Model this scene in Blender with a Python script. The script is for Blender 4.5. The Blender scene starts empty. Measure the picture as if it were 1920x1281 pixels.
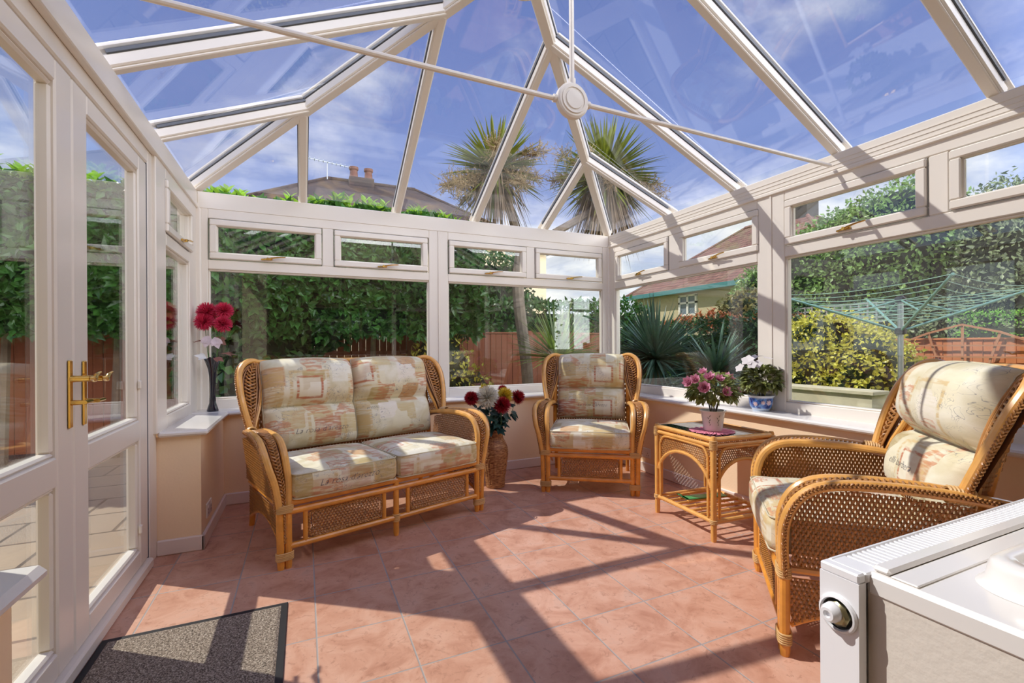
import bpy, math, random
import numpy as np
from mathutils import Vector, Matrix, noise
R_=math.radians
rnd=random.Random(7)
C=bpy.context.scene.collection
sc=bpy.context.scene

# ------------------------------------------------------------------ camera
cam=bpy.data.cameras.new('camera'); camo=bpy.data.objects.new('camera',cam); C.objects.link(camo)
cam.sensor_width=36; cam.lens=876.5/1920*36; cam.clip_start=.02; cam.clip_end=300
cam.shift_x=-9.1/1920; cam.shift_y=8.1/1920
_y=.4264; _r=.0061
_F=Vector((math.sin(_y),math.cos(_y),0)); _R=Vector((math.cos(_y),-math.sin(_y),0)); _Z=Vector((0,0,1))
_rr=_R*math.cos(_r)-_Z*math.sin(_r); _uu=_R*math.sin(_r)+_Z*math.cos(_r)
m=Matrix((_rr,_uu,-_F)).transposed().to_4x4(); m.translation=Vector((0,0,1.13)); camo.matrix_world=m
sc.camera=camo
# ------------------------------------------------------------------ sky, sun, exposure
SUN=Vector((.705,-.515,-1.0))
sd=bpy.data.lights.new('sun','SUN'); sd.energy=3.35; sd.angle=R_(.55); sd.color=(1,.95,.86)
so=bpy.data.objects.new('sun',sd); C.objects.link(so); so.rotation_euler=SUN.to_track_quat('-Z','Y').to_euler(); so.location=(-6,6,9)
w=bpy.data.worlds.new('sky'); sc.world=w; w.use_nodes=True
def mk(nt,t,**k):
    n=nt.nodes.new(t)
    for a,b in k.items():
        if a.startswith('i_'):
            n.inputs[a[2:].replace('_',' ')].default_value=b
        else: setattr(n,a,b)
    return n
def ramp(nt,fac,stops,interp='LINEAR'):
    n=nt.nodes.new('ShaderNodeValToRGB'); n.color_ramp.interpolation=interp
    e=n.color_ramp.elements
    while len(e)<len(stops): e.new(.5)
    for q,(p,c) in zip(e,stops):
        q.position=p; q.color=(c[0],c[1],c[2],1) if not isinstance(c,(int,float)) else (c,c,c,1)
    nt.links.new(fac,n.inputs[0]); return n.outputs[0]
def mth(nt,op,a,b=None,c=None,clamp=False):
    n=nt.nodes.new('ShaderNodeMath'); n.operation=op; n.use_clamp=clamp
    for i,v in enumerate((a,b,c)):
        if v is None: continue
        if isinstance(v,(int,float)): n.inputs[i].default_value=v
        else: nt.links.new(v,n.inputs[i])
    return n.outputs[0]
def mixc(nt,f,a,b,mode='MIX'):
    n=nt.nodes.new('ShaderNodeMix'); n.data_type='RGBA'; n.blend_type=mode
    for s,v in ((n.inputs[0],f),(n.inputs[6],a),(n.inputs[7],b)):
        if isinstance(v,(int,float)): s.default_value=v
        elif isinstance(v,tuple): s.default_value=(*v,1)
        else: nt.links.new(v,s)
    return n.outputs[2]
nt=w.node_tree; nt.nodes.clear()
tc=mk(nt,'ShaderNodeTexCoord'); sx=mk(nt,'ShaderNodeSeparateXYZ'); nt.links.new(tc.outputs['Generated'],sx.inputs[0])
zz=mth(nt,'MAXIMUM',sx.outputs[2],0.0)
base=ramp(nt,zz,[(0,(.56,.61,.68)),(.12,(.36,.43,.60)),(.35,(.17,.235,.46)),(.7,(.10,.145,.34)),(1,(.085,.12,.29))])
den=mth(nt,'ADD',zz,.22)
cx_=mth(nt,'DIVIDE',sx.outputs[0],den); cy_=mth(nt,'DIVIDE',sx.outputs[1],den)
cb=mk(nt,'ShaderNodeCombineXYZ'); nt.links.new(cx_,cb.inputs[0]); nt.links.new(cy_,cb.inputs[1])
n1=mk(nt,'ShaderNodeTexNoise',i_Scale=1.15,i_Detail=7.0,i_Roughness=.58); nt.links.new(cb.outputs[0],n1.inputs['Vector'])
lowb=mth(nt,'MULTIPLY',mth(nt,'SUBTRACT',.50,zz),.44)          # more cloud towards the horizon
back=mth(nt,'MULTIPLY',mth(nt,'MAXIMUM',mth(nt,'SUBTRACT',mth(nt,'ADD',mth(nt,'MULTIPLY',sx.outputs[1],-.9),mth(nt,'MULTIPLY',sx.outputs[0],.45)),.08),0.0),.35)   # added bright cloud out of view behind the camera, fill light for the room
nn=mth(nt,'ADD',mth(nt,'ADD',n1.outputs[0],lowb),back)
cm=ramp(nt,nn,[(.52,0.),(.74,1.)],'EASE')
n2=mk(nt,'ShaderNodeTexNoise',i_Scale=2.6,i_Detail=4.0); nt.links.new(cb.outputs[0],n2.inputs['Vector'])
cc=ramp(nt,n2.outputs[0],[(.3,(.50,.52,.56)),(.65,(.95,.92,.86))])
col=mixc(nt,mth(nt,'MULTIPLY',cm,.85),base,cc)
gnd=mth(nt,'LESS_THAN',sx.outputs[2],-.02)
col=mixc(nt,gnd,col,(.42,.37,.30))
bg=mk(nt,'ShaderNodeBackground'); bg.inputs[1].default_value=1.15
stren=mth(nt,'ADD',mth(nt,'MULTIPLY',back,14.5),1.0)  # raises sky brightness only in the added fill area
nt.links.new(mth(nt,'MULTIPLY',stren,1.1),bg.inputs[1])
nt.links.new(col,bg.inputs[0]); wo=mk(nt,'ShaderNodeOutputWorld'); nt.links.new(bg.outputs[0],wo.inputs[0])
sc.view_settings.view_transform='Standard'; sc.view_settings.look='None'; sc.view_settings.gamma=1
sc.view_settings.use_curve_mapping=False; sc.view_settings.exposure=.45
try:
    sc.cycles.max_bounces=12; sc.cycles.diffuse_bounces=8; sc.cycles.glossy_bounces=4; sc.cycles.transparent_max_bounces=32
    sc.cycles.caustics_reflective=False; sc.cycles.sample_clamp_indirect=6; sc.cycles.use_denoising=True
except Exception: pass

# ------------------------------------------------------------------ materials
MATS={}
def newmat(name):
    m=bpy.data.materials.new(name); m.use_nodes=True; nt=m.node_tree; nt.nodes.clear()
    o=nt.nodes.new('ShaderNodeOutputMaterial'); return m,nt,o
def link_bump(nt,bsdf,h,strength=.3,dist=.01):
    b=mk(nt,'ShaderNodeBump'); b.inputs['Strength'].default_value=strength; b.inputs['Distance'].default_value=dist
    nt.links.new(h,b.inputs['Height']); nt.links.new(b.outputs[0],bsdf.inputs['Normal'])
def pbr(name,col,rough=.5,metal=0,var=0,vscale=8,bump=0,bscale=60,isl=0,trans=0,coat=0,spec=.5,col2=None):
    if name in MATS: return MATS[name]
    m,nt,o=newmat(name); b=mk(nt,'ShaderNodeBsdfPrincipled'); nt.links.new(b.outputs[0],o.inputs[0])
    b.inputs['Roughness'].default_value=rough; b.inputs['Metallic'].default_value=metal
    b.inputs['Specular IOR Level'].default_value=spec; b.inputs['Coat Weight'].default_value=coat
    c=None
    tc=mk(nt,'ShaderNodeTexCoord')
    c2=col2 or tuple(min(1,x*(1+var)) for x in col); c1=tuple(x*(1-var*.6) for x in col)
    if isl:
        g=mk(nt,'ShaderNodeNewGeometry'); c=mixc(nt,g.outputs['Random Per Island'],c1,c2)
        if var:
            n=mk(nt,'ShaderNodeTexNoise',i_Scale=vscale,i_Detail=2.0); nt.links.new(tc.outputs['Object'],n.inputs['Vector'])
            c=mixc(nt,mth(nt,'MULTIPLY',n.outputs[0],.8),c,tuple(x*.55 for x in col))
    elif var or col2:
        n=mk(nt,'ShaderNodeTexNoise',i_Scale=vscale,i_Detail=4.0); nt.links.new(tc.outputs['Object'],n.inputs['Vector'])
        c=mixc(nt,ramp(nt,n.outputs[0],[(.3,0.),(.7,1.)]),c1,c2)
    if c is None: b.inputs['Base Color'].default_value=(*col,1)
    else: nt.links.new(c,b.inputs['Base Color'])
    if bump:
        n=mk(nt,'ShaderNodeTexNoise',i_Scale=bscale,i_Detail=3.0); nt.links.new(tc.outputs['Object'],n.inputs['Vector'])
        link_bump(nt,b,n.outputs[0],bump)
    if trans:
        t=mk(nt,'ShaderNodeBsdfTranslucent')
        if c is None: t.inputs[0].default_value=(*col,1)
        else: nt.links.new(c,t.inputs[0])
        mx=mk(nt,'ShaderNodeMixShader'); mx.inputs[0].default_value=trans
        nt.links.new(b.outputs[0],mx.inputs[1]); nt.links.new(t.outputs[0],mx.inputs[2]); nt.links.new(mx.outputs[0],o.inputs[0])
    MATS[name]=m; return m
def glassmat(name,f0=.055,tint=(.93,.96,.95),gl=(1,1,1),rough=0.0):
    m,nt,o=newmat(name)
    g=mk(nt,'ShaderNodeNewGeometry'); d=mk(nt,'ShaderNodeVectorMath',operation='DOT_PRODUCT')
    nt.links.new(g.outputs['Incoming'],d.inputs[0]); nt.links.new(g.outputs['Normal'],d.inputs[1])
    c=mth(nt,'ABSOLUTE',d.outputs['Value']); k=mth(nt,'POWER',mth(nt,'SUBTRACT',1.0,c,clamp=True),5.0)
    F=mth(nt,'ADD',mth(nt,'MULTIPLY',k,1-f0),f0,clamp=True)
    t=mk(nt,'ShaderNodeBsdfTransparent'); t.inputs[0].default_value=(*tint,1)
    s=mk(nt,'ShaderNodeBsdfGlossy'); s.inputs['Roughness'].default_value=rough; s.inputs[0].default_value=(*gl,1)
    mx=mk(nt,'ShaderNodeMixShader'); nt.links.new(F,mx.inputs[0]); nt.links.new(t.outputs[0],mx.inputs[1]); nt.links.new(s.outputs[0],mx.inputs[2])
    nt.links.new(mx.outputs[0],o.inputs[0]); MATS[name]=m; return m
GLASS=glassmat('window glass',.06,(.97,.985,.98))
RGLASS=glassmat('roof glass',.05,(.96,.97,1.0))
TGLASS=glassmat('smoked glass',.06,(.12,.10,.09),rough=.01)
PVC=pbr('white pvc',(.83,.775,.69),.32,coat=.15)
PVCG=pbr('grey gasket',(.12,.13,.15),.5)
SOFTG=pbr('soft grey seal',(.42,.40,.38),.6)
DARK=pbr('black rubber',(.01,.01,.012),.6)
SILL=pbr('white sill board',(.80,.77,.73),.22,coat=.3)
CREAM=pbr('cream paint',(.90,.70,.47),.85,var=.04,vscale=3,bump=.08,bscale=90)
SKIRT=pbr('skirting paint',(.78,.68,.62),.5)
RAD=pbr('radiator enamel',(.84,.84,.85),.28,coat=.3)
BRASS=pbr('polished brass',(.78,.50,.13),.18,1.0)
CANE=pbr('honey cane',(.74,.38,.095),.34,var=.18,vscale=14,coat=.35,bump=.05,bscale=40)
CANED=pbr('amber cane',(.70,.29,.04),.34,var=.2,vscale=14,coat=.35)
WICK=pbr('woven cane',(.44,.185,.04),.38,var=.45,vscale=30,isl=1,coat=.2)
BRAID=pbr('braided cane',(.50,.23,.065),.42,var=.4,vscale=40,isl=1,coat=.2)
BIND=pbr('cane binding',(.74,.46,.18),.4,var=.15,isl=1)
INK=pbr('printed script ink',(.09,.09,.13),.8)

# floor tiles
def tilemat():
    m,nt,o=newmat('terracotta tiles'); b=mk(nt,'ShaderNodeBsdfPrincipled'); nt.links.new(b.outputs[0],o.inputs[0])
    tc=mk(nt,'ShaderNodeTexCoord'); s=mk(nt,'ShaderNodeSeparateXYZ'); nt.links.new(tc.outputs['Object'],s.inputs[0])
    u=mth(nt,'DIVIDE',mth(nt,'SUBTRACT',s.outputs[0],.367-3.3),.33); v=mth(nt,'DIVIDE',mth(nt,'SUBTRACT',s.outputs[1],1.648-3.3),.33)
    fu=mth(nt,'FRACT',u); fv=mth(nt,'FRACT',v)
    du=mth(nt,'MINIMUM',fu,mth(nt,'SUBTRACT',1.0,fu)); dv=mth(nt,'MINIMUM',fv,mth(nt,'SUBTRACT',1.0,fv))
    dd=mth(nt,'MINIMUM',du,dv); tile=ramp(nt,dd,[(.006,0.),(.012,1.)])
    cb=mk(nt,'ShaderNodeCombineXYZ'); nt.links.new(mth(nt,'FLOOR',u),cb.inputs[0]); nt.links.new(mth(nt,'FLOOR',v),cb.inputs[1])
    wn=mk(nt,'ShaderNodeTexWhiteNoise'); nt.links.new(cb.outputs[0],wn.inputs['Vector'])
    off=mk(nt,'ShaderNodeVectorMath',operation='MULTIPLY_ADD'); nt.links.new(wn.outputs['Color'],off.inputs[0]); off.inputs[1].default_value=(7,7,7); nt.links.new(tc.outputs['Object'],off.inputs[2])
    n=mk(nt,'ShaderNodeTexNoise',i_Scale=6.5,i_Detail=6.0,i_Roughness=.62,i_Distortion=.7); nt.links.new(off.outputs[0],n.inputs['Vector'])
    n3=mk(nt,'ShaderNodeTexNoise',i_Scale=26.0,i_Detail=5.0,i_Roughness=.7,i_Distortion=1.2); nt.links.new(off.outputs[0],n3.inputs['Vector'])
    c=ramp(nt,n.outputs[0],[(.30,(.46,.215,.135)),(.46,(.60,.32,.215)),(.60,(.68,.40,.285)),(.75,(.58,.37,.28))])
    c=mixc(nt,ramp(nt,n3.outputs[0],[(.36,.45),(.44,0.)]),c,(.33,.15,.09))
    c=mixc(nt,mth(nt,'MULTIPLY',wn.outputs['Value'],.14),c,(.46,.20,.12))
    c=mixc(nt,tile,(.36,.33,.31),c)
    nt.links.new(c,b.inputs['Base Color'])
    nt.links.new(ramp(nt,tile,[(0,.8),(1,.38)]),b.inputs['Roughness'])
    h=mth(nt,'ADD',mth(nt,'MULTIPLY',tile,1.0),mth(nt,'MULTIPLY',n3.outputs[0],.12)); link_bump(nt,b,h,.35,.003)
    return m
TILE=tilemat()
def slabmat():
    m,nt,o=newmat('sandstone paving'); b=mk(nt,'ShaderNodeBsdfPrincipled',i_Roughness=.85); nt.links.new(b.outputs[0],o.inputs[0])
    tc=mk(nt,'ShaderNodeTexCoord'); br=mk(nt,'ShaderNodeTexBrick'); nt.links.new(tc.outputs['Object'],br.inputs['Vector'])
    br.inputs['Scale'].default_value=1.0; br.inputs['Brick Width'].default_value=.6; br.inputs['Row Height'].default_value=.45; br.inputs['Mortar Size'].default_value=.012
    br.inputs['Color1'].default_value=(.52,.40,.27,1); br.inputs['Color2'].default_value=(.40,.32,.24,1); br.inputs['Mortar'].default_value=(.12,.10,.08,1)
    n=mk(nt,'ShaderNodeTexNoise',i_Scale=5.0,i_Detail=6.0); nt.links.new(tc.outputs['Object'],n.inputs['Vector'])
    c=mixc(nt,ramp(nt,n.outputs[0],[(.35,0.),(.75,.5)]),br.outputs[0],(.34,.28,.22)); nt.links.new(c,b.inputs['Base Color'])
    link_bump(nt,b,n.outputs[0],.3); return m
SLAB=slabmat()
def planks(name,c1,c2,pitch=.1,axis=1,rough=.8):
    m,nt,o=newmat(name); b=mk(nt,'ShaderNodeBsdfPrincipled',i_Roughness=rough); nt.links.new(b.outputs[0],o.inputs[0])
    tc=mk(nt,'ShaderNodeTexCoord'); s=mk(nt,'ShaderNodeSeparateXYZ'); nt.links.new(tc.outputs['Object'],s.inputs[0])
    u=mth(nt,'DIVIDE',s.outputs[axis],pitch); wn=mk(nt,'ShaderNodeTexWhiteNoise',noise_dimensions='1D'); nt.links.new(mth(nt,'FLOOR',u),wn.inputs['W'])
    mp=mk(nt,'ShaderNodeMapping'); nt.links.new(tc.outputs['Object'],mp.inputs[0]); mp.inputs['Scale'].default_value=(14,14,1.6)
    n=mk(nt,'ShaderNodeTexNoise',i_Scale=1.0,i_Detail=5.0); nt.links.new(mp.outputs[0],n.inputs['Vector'])
    c=mixc(nt,mth(nt,'MULTIPLY',mth(nt,'ADD',wn.outputs['Value'],n.outputs[0]),.5),c1,c2)
    nt.links.new(c,b.inputs['Base Color']); link_bump(nt,b,n.outputs[0],.3); return m
FENCE=planks('stained fence boards',(.20,.055,.025),(.34,.11,.05))
FENCEO=planks('orange fence boards',(.52,.17,.065),(.66,.25,.10))
def roofmat(name,c1,c2,moss):
    m,nt,o=newmat(name); b=mk(nt,'ShaderNodeBsdfPrincipled',i_Roughness=.85); nt.links.new(b.outputs[0],o.inputs[0])
    tc=mk(nt,'ShaderNodeTexCoord'); s=mk(nt,'ShaderNodeSeparateXYZ'); nt.links.new(tc.outputs['Object'],s.inputs[0])
    cb=mk(nt,'ShaderNodeCombineXYZ'); nt.links.new(mth(nt,'ADD',s.outputs[0],s.outputs[1]),cb.inputs[0]); nt.links.new(s.outputs[2],cb.inputs[1])
    br=mk(nt,'ShaderNodeTexBrick'); nt.links.new(cb.outputs[0],br.inputs['Vector']); br.inputs['Scale'].default_value=1.0
    br.inputs['Brick Width'].default_value=.22; br.inputs['Row Height'].default_value=.13; br.inputs['Mortar Size'].default_value=.012
    br.inputs['Color1'].default_value=(*c1,1); br.inputs['Color2'].default_value=(*c2,1); br.inputs['Mortar'].default_value=tuple(x*.35 for x in c1)+(1,)
    n=mk(nt,'ShaderNodeTexNoise',i_Scale=1.3,i_Detail=6.0); nt.links.new(tc.outputs['Object'],n.inputs['Vector'])
    c=mixc(nt,ramp(nt,n.outputs[0],[(.5,0.),(.75,.8)]),br.outputs[0],moss); nt.links.new(c,b.inputs['Base Color']); return m
ROOF1=roofmat('dark mossy roof tiles',(.035,.022,.02),(.06,.035,.03),(.14,.085,.03))
ROOF2=roofmat('red brown roof tiles',(.17,.075,.06),(.26,.13,.10),(.20,.17,.10))
def matmat():
    m,nt,o=newmat('flecked carpet'); b=mk(nt,'ShaderNodeBsdfPrincipled',i_Roughness=.95); nt.links.new(b.outputs[0],o.inputs[0])
    tc=mk(nt,'ShaderNodeTexCoord'); n=mk(nt,'ShaderNodeTexNoise',i_Scale=170.0,i_Detail=3.0,i_Roughness=.8); nt.links.new(tc.outputs['Object'],n.inputs['Vector'])
    c=ramp(nt,n.outputs[0],[(.38,(.07,.05,.035)),(.47,(.23,.175,.13)),(.56,(.42,.34,.26)),(.66,(.75,.66,.54))]); nt.links.new(c,b.inputs['Base Color'])
    link_bump(nt,b,n.outputs[0],.9,.006); return m
CARPET=matmat()
def fabric():
    m,nt,o=newmat('patchwork print fabric'); b=mk(nt,'ShaderNodeBsdfPrincipled',i_Roughness=.75); b.inputs['Sheen Weight'].default_value=.15; nt.links.new(b.outputs[0],o.inputs[0])
    uv=mk(nt,'ShaderNodeUVMap'); U=uv.outputs[0]
    def nz(s,d=3.,dist=0.,vec=U):
        n=mk(nt,'ShaderNodeTexNoise',i_Scale=s,i_Detail=d,i_Distortion=dist); nt.links.new(vec,n.inputs['Vector']); return n.outputs[0]
    def vo(s,r=.75,feat='F1'):
        v=mk(nt,'ShaderNodeTexVoronoi',distance='CHEBYCHEV',feature=feat); v.inputs['Scale'].default_value=s; v.inputs['Randomness'].default_value=r; nt.links.new(U,v.inputs['Vector']); return v
    brush=nz(9,5,.5); fine=nz(60,4)
    mp=mk(nt,'ShaderNodeMapping'); mp.inputs['Scale'].default_value=(14,70,1); nt.links.new(U,mp.inputs[0]); streak=nz(1.0,4,0,mp.outputs[0])
    c=mixc(nt,ramp(nt,brush,[(.35,0.),(.65,1.)]),(.64,.57,.36),(.79,.75,.60))
    v1=vo(6.2,.8); s1=mk(nt,'ShaderNodeSeparateColor'); nt.links.new(v1.outputs['Color'],s1.inputs[0])
    pc=ramp(nt,s1.outputs[0],[(0,(.76,.70,.50)),(.18,(.50,.38,.16)),(.36,(.80,.77,.64)),(.50,(.62,.50,.26)),(.66,(.80,.74,.62)),(.78,(.57,.33,.15)),(.9,(.46,.36,.17))],'CONSTANT')
    pm=mth(nt,'MULTIPLY',ramp(nt,v1.outputs['Distance'],[(.40,1.),(.47,0.)]),ramp(nt,streak,[(.30,.45),(.55,.98)]))
    c=mixc(nt,pm,c,pc)
    v2=vo(3.1,.55); s2=mk(nt,'ShaderNodeSeparateColor'); nt.links.new(v2.outputs['Color'],s2.inputs[0])
    sel=ramp(nt,s2.outputs[1],[(.30,0.),(.34,1.)])
    ring=ramp(nt,v2.outputs['Distance'],[(.20,0.),(.215,1.),(.245,1.),(.26,0.)]); ring2=ramp(nt,v2.outputs['Distance'],[(.31,0.),(.33,1.),(.37,1.),(.39,0.)])
    inn=ramp(nt,v2.outputs['Distance'],[(.19,1.),(.205,0.)])
    c=mixc(nt,mth(nt,'MULTIPLY',mth(nt,'MULTIPLY',inn,sel),.6),c,(.80,.74,.60))
    c=mixc(nt,mth(nt,'MULTIPLY',mth(nt,'MULTIPLY',ring2,sel),ramp(nt,streak,[(.4,.1),(.55,.8)])),c,(.62,.45,.20))
    c=mixc(nt,mth(nt,'MULTIPLY',mth(nt,'MULTIPLY',ring,sel),ramp(nt,streak,[(.38,.15),(.55,.95)])),c,(.50,.17,.08))
    v3=vo(9.0,1.0); s3=mk(nt,'ShaderNodeSeparateColor'); nt.links.new(v3.outputs['Color'],s3.inputs[0])
    rb=mth(nt,'MULTIPLY',ramp(nt,s3.outputs[2],[(.76,0.),(.79,1.)]),ramp(nt,streak,[(.42,0.),(.55,.8)]))
    c=mixc(nt,rb,c,(.58,.26,.13))
    # engraved scroll lines
    sn=nz(22,1.5,1.8); ln=mth(nt,'ABSOLUTE',mth(nt,'SUBTRACT',sn,.5)); lm=ramp(nt,ln,[(.006,1.),(.016,0.)])
    msk=ramp(nt,nz(5.5,1),[(.52,0.),(.57,1.)])
    c=mixc(nt,mth(nt,'MULTIPLY',mth(nt,'MULTIPLY',lm,msk),.6),c,(.16,.16,.20))
    nt.links.new(c,b.inputs['Base Color']); link_bump(nt,b,nz(420,2),.15,.002); return m
FAB=fabric()
PIPE=pbr('cushion piping',(.60,.55,.38),.8)

# ------------------------------------------------------------------ mesh building
class MB:
    def __init__(s): s.v=[]; s.f=[]; s.mi=[]; s.uv=[]; s.n=0; s.hasuv=False
    def add(s,vs,fs,mi=0,uv=None):
        o=s.n; s.v.append(np.asarray(vs,float).reshape(-1,3)); k=len(s.v[-1]); s.n+=k
        for f in fs: s.f.append(tuple(o+i for i in f)); s.mi.append(mi)
        if uv is not None: s.hasuv=True; s.uv.append(np.asarray(uv,float))
        else: s.uv.append(np.zeros((k,2)))
        return s
    def box(s,x0,x1,y0,y1,z0,z1,mi=0,bev=0,T=None):
        x0,x1=sorted((x0,x1)); y0,y1=sorted((y0,y1)); z0,z1=sorted((z0,z1))
        b=min(bev,(x1-x0)*.45,(y1-y0)*.45,(z1-z0)*.45)
        if b<=0:
            V=[(x,y,z) for x in (x0,x1) for y in (y0,y1) for z in (z0,z1)]
            Fc=[(0,1,3,2),(4,6,7,5),(0,4,5,1),(2,3,7,6),(0,2,6,4),(1,5,7,3)]
        else:
            V=[];idx={}
            cs=(x0,x1),(y0,y1),(z0,z1)
            for i in (0,1):
                for j in (0,1):
                    for k in (0,1):
                        c=[cs[0][i],cs[1][j],cs[2][k]]; sg=[1 if q==0 else -1 for q in (i,j,k)]
                        for a in range(3):      # vertex lying on face a
                            p=[c[q]+(0 if q==a else sg[q]*b) for q in range(3)]
                            idx[(i,j,k,a)]=len(V); V.append(p)
            Fc=[]
            for a in range(3):
                o=[q for q in range(3) if q!=a]
                for sd_ in (0,1):
                    q=[]
                    for (u,v) in ((0,0),(1,0),(1,1),(0,1)):
                        t=[0,0,0]; t[a]=sd_; t[o[0]]=u; t[o[1]]=v; q.append(idx[(*t,a)])
                    if (a==1)==(sd_==1): q=q[::-1]
                    Fc.append(q)
            for a in range(3):                  # edges parallel to axis a
                o=[q for q in range(3) if q!=a]
                for u in (0,1):
                    for v in (0,1):
                        t0=[0,0,0];t0[o[0]]=u;t0[o[1]]=v;t1=list(t0);t1[a]=1
                        Fc.append([idx[(*t0,o[0])],idx[(*t0,o[1])],idx[(*t1,o[1])],idx[(*t1,o[0])]])
            for i in (0,1):
                for j in (0,1):
                    for k in (0,1): Fc.append([idx[(i,j,k,a)] for a in range(3)])
        if T is not None: V=[T(*p) for p in V]
        return s.add(V,Fc,mi)
    def tube(s,pts,r,n=8,mi=0,cap=True,closed=False,flat=1.0,up=None):
        P=[Vector(p) for p in pts]; N=len(P)
        rs=r if hasattr(r,'__len__') else [r]*N
        T=[]
        for i in range(N):
            a=P[(i-1)%N] if (closed or i>0) else P[i]; b=P[(i+1)%N] if (closed or i<N-1) else P[i]
            d=(b-a); T.append(d.normalized() if d.length>1e-9 else Vector((0,0,1)))
        u=Vector(up) if up is not None else (Vector((0,0,1)) if abs(T[0].z)<.9 else Vector((1,0,0)))
        u=(u-T[0]*u.dot(T[0])).normalized(); V=[]
        for i in range(N):
            if up is not None:
                q=Vector(up); u2=q-T[i]*q.dot(T[i]); u=u2.normalized() if u2.length>1e-4 else u
            else:
                u=(u-T[i]*u.dot(T[i])); u=u.normalized() if u.length>1e-6 else T[i].orthogonal().normalized()
            w_=T[i].cross(u)
            for k in range(n):
                a=2*math.pi*k/n; V.append(P[i]+u*(math.cos(a)*rs[i]*flat)+w_*(math.sin(a)*rs[i]))
        Fc=[]
        for i in range(N if closed else N-1):
            i2=(i+1)%N
            for k in range(n): Fc.append((i*n+k,i*n+(k+1)%n,i2*n+(k+1)%n,i2*n+k))
        if cap and not closed: Fc.append(tuple(range(n))[::-1]); Fc.append(tuple((N-1)*n+k for k in range(n)))
        return s.add([tuple(v) for v in V],Fc,mi)
    def lathe(s,prof,c=(0,0,0),n=28,mi=0,ax=None,caps=True,uv=False):
        V=[];Fc=[];UV=[]
        M=Matrix.Identity(3) if ax is None else Vector((0,0,1)).rotation_difference(Vector(ax)).to_matrix()
        for j,(r,z) in enumerate(prof):
            for k in range(n):
                a=2*math.pi*k/n; p=M@Vector((r*math.cos(a),r*math.sin(a),z)); V.append((p.x+c[0],p.y+c[1],p.z+c[2])); UV.append((k/n,z))
        for j in range(len(prof)-1):
            for k in range(n): Fc.append((j*n+k,j*n+(k+1)%n,(j+1)*n+(k+1)%n,(j+1)*n+k))
        if caps:
            Fc.append(tuple(range(n))[::-1]); Fc.append(tuple((len(prof)-1)*n+k for k in range(n)))
        return s.add(V,Fc,mi,UV if uv else None)
    def grid(s,fn,nu,nv,mi=0,uv=None,wrap=False):
        V=[];UV=[];Fc=[]
        for j in range(nv+1):
            for i in range(nu+1):
                V.append(tuple(fn(i/nu,j/nv))); UV.append(uv(i/nu,j/nv) if uv else (0,0))
        for j in range(nv):
            for i in range(nu):
                a=j*(nu+1)+i; Fc.append((a,a+1,a+nu+2,a+nu+1))
        return s.add(V,Fc,mi,UV if uv else None)
    def prism(s,poly,d0,d1,T,mi=0):
        n=len(poly); V=[T(p[0],p[1],d0) for p in poly]+[T(p[0],p[1],d1) for p in poly]
        Fc=[tuple(range(n))[::-1],tuple(range(n,2*n))]+[(i,(i+1)%n,n+(i+1)%n,n+i) for i in range(n)]
        return s.add(V,Fc,mi)
    def build(s,name,mats,parent=None,smooth=True,loc=None,ang=35):
        me=bpy.data.meshes.new(name)
        V=np.concatenate(s.v) if s.v else np.zeros((0,3))
        if loc is not None: V=V-np.array(loc)
        me.from_pydata(V.tolist(),[],s.f)
        if not isinstance(mats,(list,tuple)): mats=[mats]
        for m_ in mats: me.materials.append(m_)
        me.polygons.foreach_set('material_index',s.mi)
        if s.hasuv:
            ul=me.uv_layers.new(name='UVMap'); UVs=np.concatenate(s.uv); li=np.zeros(len(me.loops),dtype=int); me.loops.foreach_get('vertex_index',li)
            ul.data.foreach_set('uv',UVs[li].ravel())
        if smooth:
            me.polygons.foreach_set('use_smooth',[True]*len(me.polygons))
            if ang<179:
                try: me.set_sharp_from_angle(angle=R_(ang))
                except Exception: pass
        me.update()
        o=bpy.data.objects.new(name,me); C.objects.link(o)
        if loc is not None: o.location=loc
        if parent is not None: o.parent=parent
        return o
def tag(o,label=None,cat=None,group=None,kind=None):
    if label: o['label']=label
    if cat: o['category']=cat
    if group: o['group']=group
    if kind: o['kind']=kind
    return o
def empty(name,loc=(0,0,0),rz=0,label=None,cat=None,group=None,kind=None):
    o=bpy.data.objects.new(name,None); C.objects.link(o); o.location=loc; o.rotation_euler=(0,0,rz); o.empty_display_size=.1
    return tag(o,label,cat,group,kind)
def struct(name,mb,m_,parent=None,**k):
    o=mb.build(name,m_,parent,**k)
    if parent is None: o['kind']='structure'
    return o
def spline(pts,n=8,closed=False):
    P=[np.array(p,float) for p in pts]; N=len(P); out=[]
    rng=range(N) if closed else range(N-1)
    for i in rng:
        p0=P[(i-1)%N] if closed or i>0 else 2*P[0]-P[1]; p1=P[i]; p2=P[(i+1)%N]; p3=P[(i+2)%N] if closed or i<N-2 else 2*P[-1]-P[-2]
        for k in range(n):
            t=k/n; out.append(.5*((2*p1)+(-p0+p2)*t+(2*p0-5*p1+4*p2-p3)*t*t+(-p0+3*p1-3*p2+p3)*t**3))
    if not closed: out.append(P[-1])
    return [tuple(p) for p in out]
def bx(name,m_,parent,*a,bev=.004,**k):
    return MB().box(*a,bev=bev).build(name,m_,parent,smooth=True,**k)

# ------------------------------------------------------------------ room numbers
IX0,IX1,IY=-.532,2.769,3.918            # inner faces of the dwarf walls
FX0,FX1,FY=-.715,2.935,4.10             # inner faces of the frames
SZ=.675; ZB,ZT=2.159,2.285; HY=.58
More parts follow.
